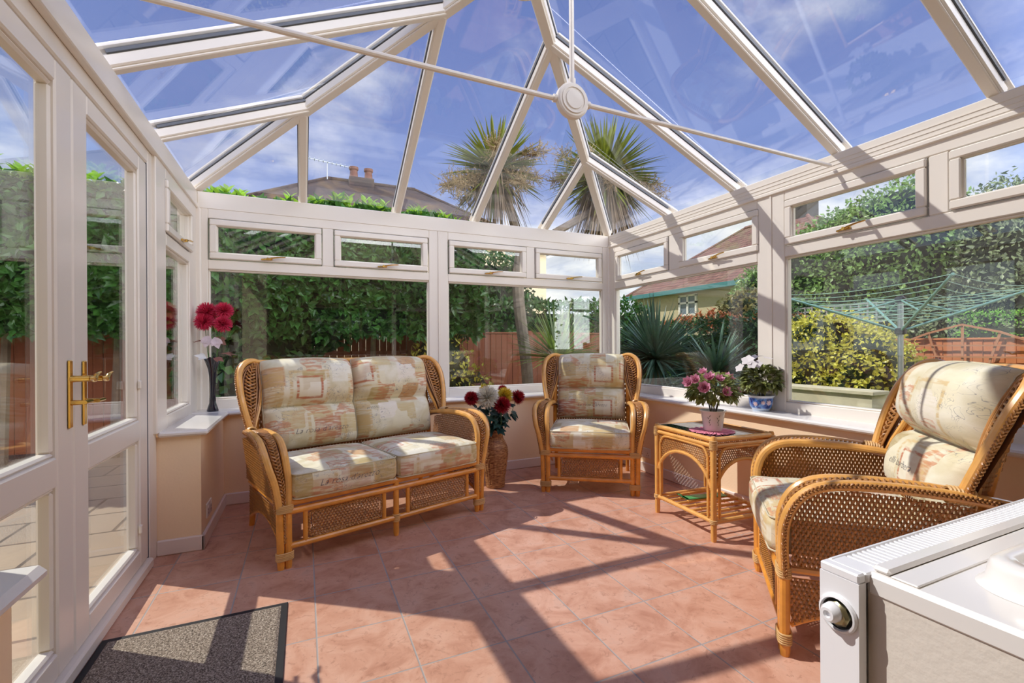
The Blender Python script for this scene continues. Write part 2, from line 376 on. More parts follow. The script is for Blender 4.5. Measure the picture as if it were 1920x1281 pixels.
# ------------------------------------------------------------------ floor and ground
struct('floor',MB().box(-.80,3.05,.2,4.2,-.1,0,mi=0),TILE)
struct('floor_room',MB().box(-1.3,3.7,-4.2,.2,-.1,-.001),pbr('room carpet',(.45,.38,.30),.95))
g=MB().box(-14,-.80,-6,30,-.32,-.12); g.box(-.8,5.0,4.2,8,-.32,-.12)
struct('patio',g,SLAB)
def grassmat():
    return pbr('lawn',(.10,.20,.04),.9,var=.4,vscale=6,bump=.5,bscale=80)
g=MB().box(3.05,45,-8,4.2,-.32,-.12); g.box(5.0,45,4.2,45,-.32,-.12); g.box(-14,5,8,45,-.33,-.13); struct('lawn',g,grassmat())
# dwarf walls
wl=MB(); wl.box(-.80,IX0,3.12,4.185,-.1,.645); struct('wall_left',wl,CREAM)
struct('wall_left_near',MB().box(-.80,IX0,.20,1.26,-.1,.645),CREAM)
struct('wall_back',MB().box(IX0,IX1,IY,4.185,-.1,.645),CREAM)
struct('wall_right',MB().box(IX1,3.02,HY,4.185,-.1,.645),CREAM)
# skirting
def skirt(name,x0,x1,y0,y1):
    b=MB().box(x0,x1,y0,y1,0,.085,bev=.006); return struct(name,b,SKIRT)
skirt('baseboard_back',IX0,IX1,IY-.018,IY-.0005)
skirt('baseboard_right',IX1-.018,IX1-.0005,HY+.01,IY-.018)
sb=MB().box(IX0+.0005,IX0+.018,3.102,IY-.018,0,.085,bev=.006); sb.box(-.735,IX0+.018,3.102,3.1195,0,.085,bev=.006); struct('baseboard_left',sb,SKIRT)
# sill boards
st=MB(); o_=.04
st.box(FX0-.01,IX0+o_,3.085,IY-o_,.645,SZ,bev=.01); struct('trim_1',st,SILL)
st=MB().box(FX0-.01,FX1+.01,IY-o_,FY+.01,.645,SZ,bev=.01); struct('trim_2',st,SILL)
st=MB().box(IX1-o_,FX1+.01,HY,IY-o_,.645,SZ,bev=.01); struct('trim_3',st,SILL)
st=MB().box(-.80,IX0+o_,.30,1.31,.645,SZ+.005,bev=.013); struct('trim_4',st,SILL)

# ------------------------------------------------------------------ windows
def TB(s,o,z): return (s,FY+o,z)
def TL(s,o,z): return (FX0-o,s,z)
def TR(s,o,z): return (FX1+o,s,z)
def bar(mb,T,s0,s1,z0,z1,o0=0,o1=.07,bev=.005): mb.box(s0,s1,o0,o1,z0,z1,bev=bev,T=T)
def ring(mb,T,s0,s1,z0,z1,w_,o0,o1,bev=.005):
    bar(mb,T,s0-w_,s1+w_,z1,z1+w_,o0,o1,bev); bar(mb,T,s0-w_,s1+w_,z0-w_,z0,o0,o1,bev)
    bar(mb,T,s0-w_,s0,z0,z1,o0,o1,bev); bar(mb,T,s1,s1+w_,z0,z1,o0,o1,bev)
def handle(T,s,z,par,flip=1,o=-.02):
    h=MB(); h.tube(spline([T(s-.045*flip,o-.002,z-.004),T(s,o-.010,z),T(s+.025*flip,o-.018,z+.006),T(s+.07*flip,o-.024,z+.014),T(s+.125*flip,o-.028,z+.018)],5),[.009]*6+[.0095]*5+[.008]*5+[.007]*4+[.003],8,flat=.7)
    h.tube([T(s-.028*flip,o,z),T(s+.03*flip,o,z)],.0085,8,flat=.8); h.lathe([(.0095,-.012),(.0095,.012)],T(s,o-.012,z),14,ax=Vector(T(0,1,0))-Vector(T(0,0,0)))
    return h.build('handle',BRASS,par)
GO=.035
ZG0,ZG1,ZV0,ZV1=.757,1.702,1.838,2.040
nwin=[0]
def bay(T,s0,s1,big,vents,hs,flip=1,hflip=None):
    """s0,s1 outer extent of the frame; big=(a,b) glass; vents=list of (a,b) glass."""
    nwin[0]+=1
    root=empty('window_%d'%nwin[0],kind='structure')
    f=MB(); a,b=big
    bar(f,T,s0,a-.0,SZ-.005,ZB+.005); bar(f,T,b,s1,SZ-.005,ZB+.005)
    bar(f,T,a,b,SZ-.005,ZG0-.012); bar(f,T,a,b,ZG1+.012,ZV0-.052); bar(f,T,a,b,ZV1+.052,ZB+.005)
    ring(f,T,a+.012,b-.012,ZG0,ZG1,.014,.010,.05,.006)
    for i in range(len(vents)-1):
        bar(f,T,vents[i][1]+.052,vents[i+1][0]-.052,ZV0-.052,ZV1+.052)
    fr=f.build('frame',PVC,root)
    g=MB(); g.box(a-.002,b+.002,GO,GO+.006,ZG0-.01,ZG1+.01,T=T); g.build('pane',GLASS,root,smooth=False)
    for (va,vb),h in zip(vents,hs):
        s=MB(); ring(s,T,va,vb,ZV0,ZV1,.046,-.016,.035,.006); ring(s,T,va+.006,vb-.006,ZV0+.006,ZV1-.006,.010,.004,.03,.004)
        so_=s.build('sash',PVC,root)
        q=MB(); ring(q,T,va-.0445,vb+.0445,ZV0-.0445,ZV1+.0445,.003,-.001,.01,.0); q.build('gasket',SOFTG,root,smooth=False)
        g=MB(); g.box(va-.002,vb+.002,.02,.026,ZV0-.003,ZV1+.003,T=T); g.build('pane',GLASS,root,smooth=False)
        if h: handle(T,(va+vb)/2+.0,ZV0-.028,root,flip)
    return root
# back wall: two bays
bay(TB,FX0,1.095,(-.648,1.010),[(-.590,.084),(.274,.951)],(1,1))
bay(TB,1.105,FX1,(1.184,2.858),[(1.240,1.918),(2.114,2.796)],(1,1))
# right wall
bay(TR,2.215,FY,(2.318,4.0),[(2.353,3.025),(3.256,3.925)],(1,1),flip=-1)
bay(TR,.42,2.205,(.50,2.110),[(.50,1.180),(1.368,2.057)],(1,1),flip=-1)
# left wall, beyond the doors
bay(TL,3.055,FY,(3.25,3.85),[(3.28,3.85)],(1,),flip=1)
# corner posts and joints
p=MB(); p.box(FX0-.07,FX0+.028,FY-.028,FY+.07,SZ-.005,ZB,bev=.008); p.box(FX1-.022,FX1+.07,FY-.022,FY+.07,SZ-.005,ZB,bev=.008)
p.box(1.093,1.107,FY-.006,FY+.06,SZ,ZB); p.box(FX1-.006,FX1+.06,2.203,2.217,SZ,ZB)
struct('trim_5',p,PVC)
# ------------------------------------------------------------------ french doors in the left wall
DX=-.745
def TD(s,o,z): return (DX-o,s,z)
fr=MB()
fr.box(2.985,3.118,-.012,.085,0,2.16,bev=.006,T=TD); fr.box(1.27,1.335,-.012,.085,0,2.16,bev=.006,T=TD)
fr.box(1.335,2.985,-.012,.085,2.085,2.16,bev=.006,T=TD); fr.box(1.335,2.985,-.03,.085,0,.05,bev=.008,T=TD)
struct('trim_6',fr,PVC)
def door(n,s0,s1,a,b,hinge):
    root=empty('door_%d'%n,kind='structure'); f=MB()
    def B(*q,**k): f.box(q[0],q[1],-.006,.05,q[2],q[3],bev=.006,T=TD)
    B(s0,a,.052,2.083); B(b,s1,.052,2.083); B(a,b,.052,.135); B(a,b,.675,.775); B(a,b,2.005,2.083)
    ring(f,TD,a+.014,b-.014,.149,.661,.016,.004,.045,.007); ring(f,TD,a+.014,b-.014,.789,1.991,.016,.004,.045,.007)
    f.build('frame',PVC,root)
    for z0,z1 in ((.14,.67),(.78,2.0)):
        g=MB(); g.box(a-.003,b+.003,.028,.034,z0-.003,z1+.003,T=TD); g.build('pane',GLASS,root,smooth=False)
    q=MB(); e=s0 if n==1 else s1
    q.box(e-.003,e+.003,-.008,.05,.05,2.085,T=TD); q.build('seal',PVCG,root,smooth=False)
    return root
d2=door(2,2.142,2.983,2.262,2.862,1)
d1=door(1,1.338,2.134,1.42,2.018,0)
def lever(s,z,par,o):
    h=MB(); h.box(s-.014,s+.014,o-.008,o,z-.15,z+.085,bev=.004,T=TD); h.build('backplate',BRASS,par)
    h=MB(); h.lathe([(.013,0),(.011,.02),(.010,.055)],TD(s,o-.002,z+.02),14,ax=(1,0,0))
    h.tube(spline([TD(s-.004,o-.05,z+.02),TD(s+.03,o-.054,z+.019),TD(s+.06,o-.05,z+.012),TD(s+.085,o-.05,z+.03),TD(s+.12,o-.05,z+.038)],5),[.010]*5+[.0105]*6+[.008]*5+[.006]*4+[.003],10,flat=.75)
    h.build('lever',BRASS,par)
    k=MB(); k.lathe([(.009,0),(.008,.045)],TD(s,o-.002,z-.062),12,ax=(1,0,0)); k.tube([TD(s-.01,o-.045,z-.062),TD(s+.045,o-.045,z-.062)],.0085,8,flat=.8); k.build('thumb_turn',BRASS,par)
lever(2.10,1.005,d1,-.006)
lever(2.215,1.0,d2,-.006)
k=MB(); k.box(2.85,2.872,-.014,.0,.93,.97,bev=.004,T=TD); k.build('hinge_cover',PVC,d2)
k=MB(); k.box(2.85,2.872,-.014,.0,.22,.26,bev=.004,T=TD); k.build('hinge_cover',PVC,d2)

# ------------------------------------------------------------------ roof
roof=empty('ceiling',kind='structure')
bm_=MB(); bm_.box(FX0-.14,FX0+.003,.45,FY+.14,ZB,ZT,bev=.006); bm_.box(FX0-.02,FX0+.012,.45,FY-.003,ZB-.004,ZB+.03,bev=.004); bm_.build('eaves_beam',PVC,roof)
bm_=MB(); bm_.box(FX0-.0,FX1,FY-.003,FY+.14,ZB,ZT,bev=.006); bm_.build('eaves_beam',PVC,roof)
bm_=MB(); bm_.box(FX1-.003,FX1+.14,.45,FY+.14,ZB,ZT,bev=.006)
for q in (.03,.055,.08): bm_.box(FX1-.006,FX1+.003,.45,FY-.003,ZB+q,ZB+q+.004)
bm_.box(FX1-.014,FX1+.02,.45,FY-.003,ZB-.004,ZB+.02,bev=.004); bm_.build('eaves_beam',PVC,roof)
SL=.52
def plane_z(x,y): # underside of the rafters
    return ZT+.015+SL*min(x-FX0,FX1-x,4.12-y)
XM=(FX0+FX1)/2
def rafter(p0,p1,w_=.062,d=.05,name='rafter'):
    A=Vector(p0);B=Vector(p1); t=(B-A).normalized(); s=t.cross(Vector((0,0,1))).normalized(); u=s.cross(t).normalized()
    def T(x,y,z): q=A+t*x+s*y+u*z; return tuple(q)
    L=(B-A).length
    m_=MB(); m_.box(-.05,L,-w_/2,w_/2,0,d,bev=.006,T=T); m_.box(-.05,L,-w_/2+.008,w_/2-.008,-.012,0,bev=.004,T=T); m_.build(name,PVC,roof)
    m_=MB(); m_.box(0,L,-w_/2-.006,w_/2+.006,d,d+.014,T=T); m_.build('glazing_gasket',PVCG,roof,smooth=False)
    m_=MB(); m_.box(-.1,L,-w_/2-.004,w_/2+.004,d+.02,d+.045,bev=.008,T=T); m_.build('glazing_cap',PVC,roof)
def hz(t): return ZT+.015+SL*t
HT=[.74,1.47]
NL=lambda t:(FX0+t,4.12-t,hz(t)); NR=lambda t:(FX1-.01-t,4.12-t,hz(t))
rafter(NL(0),NL(1.82),.075,.055,'hip_rafter'); rafter(NR(0),NR(1.82),.075,.055,'hip_rafter')
for x,tt,n in ((-.005,.715,NL),(.743,1.46,NL),(1.469,1.456,NR),(2.202,.725,NR)):
    e=n(tt); rafter((x,4.12,hz(0)),(e[0],e[1],e[2]))
for y,tt in ((3.266,.745),(2.537,1.47)): rafter((FX1,y,hz(0)),NR(tt))
for y,tt in ((3.20,.745),(2.48,1.47)): rafter((FX0,y,hz(0)),NL(tt))
for y in (1.785,1.066,.62):
    rafter((FX1,y,hz(0)),(XM+.02,y,hz(1.80))); rafter((FX0,y,hz(0)),(XM-.02,y,hz(1.80)))
m_=MB(); m_.box(XM-.10,XM+.10,.45,2.30,hz(1.8)-.11,hz(1.8)+.03,bev=.02); m_.lathe([(.10,-.10),(.115,-.08),(.115,.10)],(XM,2.30,hz(1.8)-.05),28); m_.build('ridge_beam',PVC,roof)
gz=.064*math.sqrt(1+SL*SL)
def P_(x,y): return (x,y,plane_z(x,y)+gz)
def pane(pts):
    V=[Vector(p) for p in pts]; n=(V[1]-V[0]).cross(V[2]-V[0]).normalized()
    if n.z<0: V=V[::-1]; n=-n
    k=len(V); m_=MB(); m_.add([tuple(v) for v in V]+[tuple(v+n*.006) for v in V],[tuple(range(k))[::-1],tuple(range(k,2*k))]+[(i,(i+1)%k,k+(i+1)%k,k+i) for i in range(k)])
    m_.build('roof_pane',RGLASS,roof,smooth=False)
# side panes between rafters
for X0,sg in ((FX0-.05,1),(FX1+.05,-1)):
    yf=[3.22,2.50,1.785,1.066,.46]
    for i in range(len(yf)-1):
        a,b=yf[i],yf[i+1]
        def top(y): t=min(1.87,4.17-y); return P_(X0+sg*t,y)
        pts=[P_(X0,a),top(a)] + ([P_(XM,2.30)] if a>2.3>b else []) + [top(b),P_(X0,b)]
        pane(pts)
    pane([P_(X0,4.17),P_(X0+sg*.9,3.22+.05),P_(X0,3.22)])
xs=[FX0-.05,-.005,.743,1.469,2.202,FX1+.05]
for i in range(5):
    a,b=xs[i],xs[i+1]
    def top(x): t=min(x-(FX0-.05),FX1+.05-x); return P_(x,4.17-t)
    pts=[P_(a,4.17)]+([top(a)] if i>0 else [])+([P_(XM,2.30)] if a<XM<b else [])+([top(b)] if i<4 else [])+[P_(b,4.17)]
    pane(pts)
# tie bar with boss
t_=MB(); t_.tube([(FX0,1.80,2.222),(1.03,1.80,2.218)],.011,10); t_.tube([(1.15,1.79,2.216),(FX1-.03,1.79,2.21)],.011,10); t_.tube([(1.09,1.79,2.28),(1.09,1.79,3.16)],.011,10); t_.build('tie_rod',PVC,roof)
t_=MB(); t_.lathe([(.070,-.018),(.078,-.012),(.078,.012),(.070,.018)],(1.09,1.79,2.217),36,ax=(0,1,0)); t_.lathe([(.060,0),(.060,.005),(.053,.005),(.053,.001),(.043,.001),(.041,.006),(.014,.007)],(1.09,1.772,2.217),32,ax=(0,-1,0))
for a,b in (((1.0,1.80,2.218),(1.04,1.795,2.217)),((1.14,1.79,2.216),(1.18,1.79,2.216)),((1.09,1.79,2.27),(1.09,1.79,2.315))): t_.tube([a,b],.017,12)
t_.build('tie_boss',PVC,roof)
# ------------------------------------------------------------------ house side (near the camera)
RX,RZ=.965,.70
FAC=pbr('cream house facade',(.70,.60,.44),.9,var=.05,vscale=4)
struct('wall_house',MB().box(RX+.004,3.05,.0,.532,-.1,RZ-.03,),pbr('pale render',(.70,.64,.56),.8,bump=.12,bscale=70))
struct('wall_house_near',MB().box(-5.5,-.50,.20,.58,-.1,2.4),FAC)
struct('wall_house_lintel',MB().box(-5.5,7.3,.20,.58,2.4,2.75),FAC)
ws=MB(); ws.box(3.05,4.1,.20,.58,-.1,2.4); ws.box(5.3,7.3,.20,.58,-.1,2.4); ws.box(4.1,5.3,.20,.58,-.1,1.0); ws.box(4.1,5.3,.20,.58,2.15,2.4); struct('wall_house_side',ws,FAC)
hw=empty('window_11',kind='structure'); f=MB()
for q in (4.13,4.7,5.27): f.box(q-.03,q+.03,.46,.53,1.0,2.15,bev=.005)
for q in (1.03,2.12): f.box(4.1,5.3,.46,.53,q-.03,q+.03,bev=.005)
f.box(4.7,5.3,.46,.53,1.78,1.83,bev=.005); f.build('frame',PVC,hw); MB().box(4.1,5.3,.49,.496,1.0,2.15).build('pane',GLASS,hw,smooth=False)
hw=empty('window_9',kind='structure'); f=MB()
def TH(s,o,z): return (s,.0-o,z)
for a in (1.42,2.2,2.98): f.box(a-.035,a+.035,0,.06,RZ+.02,2.4,bev=.005,T=TH)
f.box(1.42,2.98,0,.06,2.33,2.4,bev=.005,T=TH); f.box(1.42,2.98,0,.06,RZ+.01,RZ+.10,bev=.005,T=TH); f.box(1.42,2.98,0,.06,1.75,1.81,bev=.005,T=TH)
f.build('frame',PVC,hw); MB().box(1.45,2.95,.02,.026,RZ+.05,2.36,T=TH).build('pane',GLASS,hw,smooth=False)
# the house room the photograph is taken from
ROOMW=pbr('pale room wall',(.86,.80,.70),.85)
rw=MB(); rw.box(-1.3,-1.2,-4.1,.2,0,2.5); struct('wall_room_left',rw,ROOMW)
struct('wall_room_right',MB().box(3.6,3.7,-4.1,.2,0,2.5),ROOMW)
rw=MB(); rw.box(-1.2,.1,-4.2,-4.1,0,2.5); rw.box(2.5,3.6,-4.2,-4.1,0,2.5); rw.box(.1,2.5,-4.2,-4.1,0,.95); rw.box(.1,2.5,-4.2,-4.1,2.15,2.5); struct('wall_room_rear',rw,ROOMW)
struct('ceiling_room',MB().box(-1.3,3.7,-4.2,.2,2.5,2.6),ROOMW)
hw=empty('window_10',kind='structure'); f=MB()
for q in (.13,1.05,1.3,2.47): f.box(q-.03,q+.03,-4.17,-4.10,.95,2.15,bev=.005)
for q in (.98,2.12): f.box(.1,2.5,-4.17,-4.10,q-.03,q+.03,bev=.005)
f.box(.1,1.05,-4.17,-4.10,1.76,1.82,bev=.005); f.build('frame',PVC,hw); MB().box(.1,2.5,-4.14,-4.134,.95,2.15).build('pane',GLASS,hw,smooth=False)
# sill board with mitred raised edge
s=MB(); s.box(RX,3.0,.0,.535,RZ-.045,RZ,bev=.008); struct('trim_7',s,SILL)
s=MB(); s.box(RX+.01,3.0,.498,.530,RZ,RZ+.012,bev=.006); s.box(RX+.01,3.0,.455,.498,RZ,RZ+.004,bev=.002); struct('trim_8',s,SILL)
# moulded white tray on that sill
def tray():
    m_=MB(); x0,x1,y0,y1=1.065,1.86,.02,.438
    def outline(d,rr):
        P=[]; 
        for cxx,cyy,a0 in ((x1-d-rr,y1-d-rr,0),(x0+d+rr,y1-d-rr,90),(x0+d+rr,y0+d+rr,180),(x1-d-rr,y0+d+rr,270)):
            for k in range(9): a=R_(a0+k*90/8); P.append((cxx+rr*math.cos(a),cyy+rr*math.sin(a)))
        return P
    lv=[(0,.075,0),(.004,.07,.004),(.012,.065,.014),(.016,.06,.035),(.020,.055,.045),(.030,.045,.050),(.05,.03,.050),(.055,.028,.044),(.07,.02,.042)]
    V=[];n=36
    for d,rr,z in lv: V+= [(p[0],p[1],RZ+.0005+z) for p in outline(d,rr)]
    F_=[]
    for j in range(len(lv)-1):
        for k in range(n): F_.append((j*n+k,j*n+(k+1)%n,(j+1)*n+(k+1)%n,(j+1)*n+k))
    F_.append(tuple((len(lv)-1)*n+k for k in range(n))); F_.append(tuple(range(n))[::-1])
    m_.add(V,F_); o=m_.build('tray',SILL,ang=60,loc=(1.5,.3,RZ)); tag(o,'upturned white moulded tray with rounded corners on the sill behind the radiator','tray')
tray()
# radiator
rad=empty('radiator',(1.5,.565,0),label='white panel radiator with slotted top grille below the near right sill',cat='radiator')
def rb(name,m_,mb): o=mb.build(name,m_,rad,loc=None); o.matrix_parent_inverse=Matrix.Translation((-1.5,-.565,0)); return o
b=MB(); b.box(RX-.01,2.9,.588,.600,.10,RZ-.012,bev=.003); b.box(RX-.01,2.9,.54,.548,.12,RZ-.02,bev=.003); rb('panel',RAD,b)
b=MB()
# end casing with a round hole
hc=(.572,.575); 
cx0,cx1=RX-.032,RX-.010; hy,hzz,hr=.564,.612,.028
def endplate():
    ys=(.528,.600); zs=(.10,RZ-.004); zA,zB=hzz-.07,hzz+.07
    A=sorted([2*math.pi*k/36-math.pi+.03 for k in range(36)]+[math.atan2(z_-hzz,y_-hy) for y_ in ys for z_ in (zA,zB)])
    n=len(A); V=[];F_=[];per=[]
    for a in A:
        c_,s_=math.cos(a),math.sin(a)
        t=min((ys[1]-hy)/c_ if c_>1e-6 else (ys[0]-hy)/c_ if c_<-1e-6 else 9,.07/abs(s_) if abs(s_)>1e-6 else 9); per.append((hy+t*c_,hzz+t*s_))
    for x in (cx0,cx1):
        for a in A: V.append((x,hy+hr*math.cos(a),hzz+hr*math.sin(a)))
        for p_ in per: V.append((x,p_[0],p_[1]))
    for k in range(n):
        k2=(k+1)%n; F_+=[(k,k2,n+k2,n+k),(2*n+k2,2*n+k,3*n+k,3*n+k2),(k2,k,2*n+k,2*n+k2),(n+k,n+k2,3*n+k2,3*n+k)]
    b.add(V,F_)
    b.box(cx0,cx1,ys[0],ys[1],zs[0],zA); b.box(cx0,cx1,ys[0],ys[1],zB,RZ-.0005,bev=.003)
endplate(); b.lathe([(.028,0),(.0345,0),(.0355,.004),(.033,.008),(.030,.009),(.028,.004)],(cx0,hy,hzz),36,ax=(-1,0,0),caps=False)
rb('end_casing',RAD,b)
b=MB(); b.lathe([(.0235,-.012),(.0235,.006),(.018,.012)],(cx0,hy,hzz),8,ax=(-1,0,0)); rb('valve_nut',pbr('dull brass',(.42,.38,.22),.3,.9),b)
b=MB(); b.lathe([(.018,.004),(.017,.018),(.012,.026),(.007,.026),(.006,.018)],(cx0-.004,hy+.004,hzz+.003),20,ax=(-1,0,0)); rb('valve_cap',RAD,b)
b=MB(); b.box(cx0+.002,cx0+.03,hy-.03,hy+.03,hzz-.045,hzz+.035); rb('recess',DARK,b)
# grille: rim plus slats
b=MB(); zt=RZ+.0
b.box(cx1,2.9,.588,.602,zt-.02,zt,bev=.005); b.box(cx1,2.9,.526,.538,zt-.02,zt-.001,bev=.003); b.box(cx1,1.0,.532,.596,zt-.012,zt-.0015,bev=.002); rb('top_rim',RAD,b)
b=MB()
x=1.004
while x<2.86:
    b.box(x,x+.0085,.534,.592,zt-.018,zt-.002,bev=.0015); x+=.0165
rb('grille',RAD,b)
b=MB(); b.box(1.0,2.88,.545,.59,zt-.08,zt-.06); rb('convector',pbr('fins with painted shade',(.22,.22,.23),.7),b)  # darker grey stands in for the shade between the slats

# ------------------------------------------------------------------ door mat
dm=empty('door_mat',(-.40,2.0,0),0,'dark bordered flecked grey brown mat lying inside the glazed doors','mat')
x0,x1,y0,y1=-.715,-.072,1.10,2.30
def quad_pl(mb,pts,z0,z1): 
    n=len(pts); mb.add([(*p,z0) for p in pts]+[(*p,z1) for p in pts],[tuple(range(n))[::-1],tuple(range(n,2*n))]+[(i,(i+1)%n,n+(i+1)%n,n+i) for i in range(n)])
b=MB(); b.box(-.315,.328,-.9,.30,.0005,.006,bev=.002); b.build('border',DARK,dm)
def pile():
    m_=MB(); nx,ny=110,200
    def fn(u,v):
        x=-.29+.592*u; y=-.875+1.15*v; e=min(u,1-u,v,1-v); h=.007+ (.006+.003*noise.noise(Vector((x*160,y*160,0)))) * min(1,e*60)
        return (x,y,h)
    m_.grid(fn,nx,ny); return m_.build('pile',CARPET,dm)
pile()

# ------------------------------------------------------------------ rattan seats
CORE=pbr('dark cane core',(.13,.05,.018),.6)
def V3(p): return np.array(p,float)
def weave(mb,fn,nu,nv,wid,u0=0,u1=1,vlo=None,vhi=None,amp=.0035,thick=.0012,mi=0):
    """strands along v snaking over stakes along u. fn(u,v)->(pos,normal,du) ; nu strands, nv stakes"""
    V=[];F=[]
    for i in range(nu):
        u=u0+(u1-u0)*(i+.5)/nu
        lo=vlo(u) if vlo else 0.; hi=vhi(u) if vhi else 1.
        if hi-lo<1.5/nv: continue
        j0=math.ceil(lo*nv-.25); j1=math.floor(hi*nv+.25)
        ks=[lo*nv]+[j*.5 for j in range(int(2*j0),int(2*j1)+1) if lo*nv+.1<j*.5<hi*nv-.1]+[hi*nv]
        rows=[]
        for t in ks:
            v=t/nv; p,n,d=fn(u,v); h=amp*math.cos(math.pi*(t+i))
            sway=d*(wid*.22*math.sin(math.pi*(t+i)))
            c=p+n*h+sway; ww=wid*(.86+.10*abs(math.cos(math.pi*(t+i))))
            rows.append((c-d*ww*.5+n*thick*.2,c+n*thick,c+d*ww*.5+n*thick*.2,c-n*thick))
        o=len(V)
        for r in rows: V.extend(r)
        for k in range(len(rows)-1):
            a=o+4*k
            for q in range(4): F.append((a+q,a+(q+1)%4,a+4+(q+1)%4,a+4+q))
    mb.add(V,F,mi)
def stakes(mb,fn,nv,u0=0,u1=1,inside=None,r=.0022,seg=10,mi=0):
    for j in range(nv+1):
        v=j/nv; run=[]
        for k in range(seg*2+1):
            u=u0+(u1-u0)*k/(seg*2)
            if inside is None or inside(u,v): run.append(tuple(fn(u,v)[0]))
            else:
                if len(run)>1: mb.tube(run,r,4,mi,cap=False)
                run=[]
        if len(run)>1: mb.tube(run,r,4,mi,cap=False)
def braid(mb,path,wid,h,nrm,r=.0035,pitch=.03,mi=0,strands=3):
    P=[V3(p) for p in path]; L=[0]
    for a,b in zip(P,P[1:]): L.append(L[-1]+np.linalg.norm(b-a))
    tot=L[-1]; n=max(8,int(tot/pitch*8))
    W=wid if callable(wid) else (lambda t:wid); N_=nrm if callable(nrm) else (lambda t:V3(nrm))
    for k in range(strands):
        pts=[]
        for i in range(n+1):
            s=tot*i/n; j=min(len(P)-2,max(0,np.searchsorted(L,s)-1)); f=(s-L[j])/max(1e-9,L[j+1]-L[j])
            c=P[j]*(1-f)+P[j+1]*f; T=(P[j+1]-P[j])/max(1e-9,L[j+1]-L[j]); nn_=N_(s/tot); nn_=nn_/np.linalg.norm(nn_); sd_=np.cross(T,nn_); 
            ph=2*math.pi*s/pitch/1.5+2*math.pi*k/strands
            pts.append(tuple(c+sd_*(W(s/tot)*.5*math.sin(ph))+nn_*(h*math.sin(2*ph))))
        mb.tube(pts,r,5,mi,cap=True,flat=.8)
def binding(mb,a,b,r,turns=5,mi=0):
    a=V3(a);b=V3(b)
    for k in range(turns):
        c=a+(b-a)*(k+.5)/turns; ax=(b-a)/np.linalg.norm(b-a); u=np.cross(ax,(0,1,.3)); u/=np.linalg.norm(u); w_=np.cross(ax,u)
        mb.tube([tuple(c+u*r*math.cos(t*math.pi/6)+w_*r*math.sin(t*math.pi/6)) for t in range(12)],np.linalg.norm(b-a)/turns*.55,5,mi,closed=True)
def text_verts(s,size,shear=.35):
    cu=bpy.data.curves.new('t','FONT'); cu.body=s; cu.size=size; cu.shear=shear; cu.resolution_u=2; cu.offset=-.0006*size/.03
    o=bpy.data.objects.new('t',cu); C.objects.link(o); dg=bpy.context.evaluated_depsgraph_get(); dg.update()
    me=bpy.data.meshes.new_from_object(o.evaluated_get(dg)); V=np.array([v.co[:] for v in me.vertices]); F=[tuple(p.vertices) for p in me.polygons]
    bpy.data.objects.remove(o); bpy.data.curves.remove(cu); bpy.data.meshes.remove(me); return V,F

def seat_cushion(W,D,Hh,off,label,group,M,text=None):
    """rounded box cushion, local origin at its centre bottom"""
    mb=MB(); n=18; r=.045
    def surf(ax,sg):
        def fn(u,v):
            a=2*u-1; b=2*v-1
            q=[0,0,0]; q[ax]=sg; o=[k for k in range(3) if k!=ax]; q[o[0]]=a; q[o[1]]=b
            half=(W/2,D/2,Hh/2); p=[q[k]*half[k] for k in range(3)]
            inner=[max(-half[k]+r,min(half[k]-r,p[k])) for k in range(3)]
            d=np.array([p[k]-inner[k] for k in range(3)]); l=np.linalg.norm(d)
            if l>1e-9: d=d/l*min(l,r)
            P=np.array(inner)+d
            X=P[0]/half[0]; Y=P[1]/half[1]; Z=P[2]/half[2]
            P[2]+=Z*Hh*.16*(1-X*X)*(1-Y*Y)+ (.004*noise.noise(Vector((P[0]*9+off,P[1]*9,0))) if Z>0 else 0)
            P[1]+=Y*D*.02*(1-X*X); P[0]+=X*W*.015*(1-Y*Y)
            return (P[0],P[1],P[2]+Hh/2)
        return fn
    for ax,sg in ((0,1),(0,-1),(1,1),(1,-1),(2,1),(2,-1)):
        f=surf(ax,sg)
        def uv(u,v,ax=ax,f=f):
            p=f(u,v)
            return ((p[1],p[2]+.3) if ax==0 else (p[0],p[2]-D/2-.15) if ax==1 else (p[0],p[1])) + np.array([off,off*.7])
        mb.grid(f,n,n,0,uv)
    if text:
        Vt,Ft=text_verts(text,.05); w_=Vt[:,0].max(); Vt[:,0]-=w_/2
        f=surf(1,-1); half=W/2
        pts=[f((x/half+1)/2,(y/Hh*1.0+.42)) for x,y,_ in Vt]; pts=[(p[0],p[1]-.0012,p[2]) for p in pts]; mb.add(pts,Ft,1)
    o=mb.build('seat_cushion',[FAB,INK],ang=180); bpy.context.view_layer.update()
    o.matrix_world=M; tag(o,label,'cushion',group)
    pp=MB()
    for z in (Hh*.93,Hh*.07):
        pts=[];rr=r*.9
        for cxx,cyy,a0 in ((W/2-rr,D/2-rr,0),(-W/2+rr,D/2-rr,90),(-W/2+rr,-D/2+rr,180),(W/2-rr,-D/2+rr,270)):
            for k in range(6): a=R_(a0+k*18); pts.append((cxx+(rr-.006)*math.cos(a),cyy+(rr-.006)*math.sin(a),z))
        pp.tube(pts,.0035,6,closed=True)
    c=pp.build('piping',PIPE,o); return o
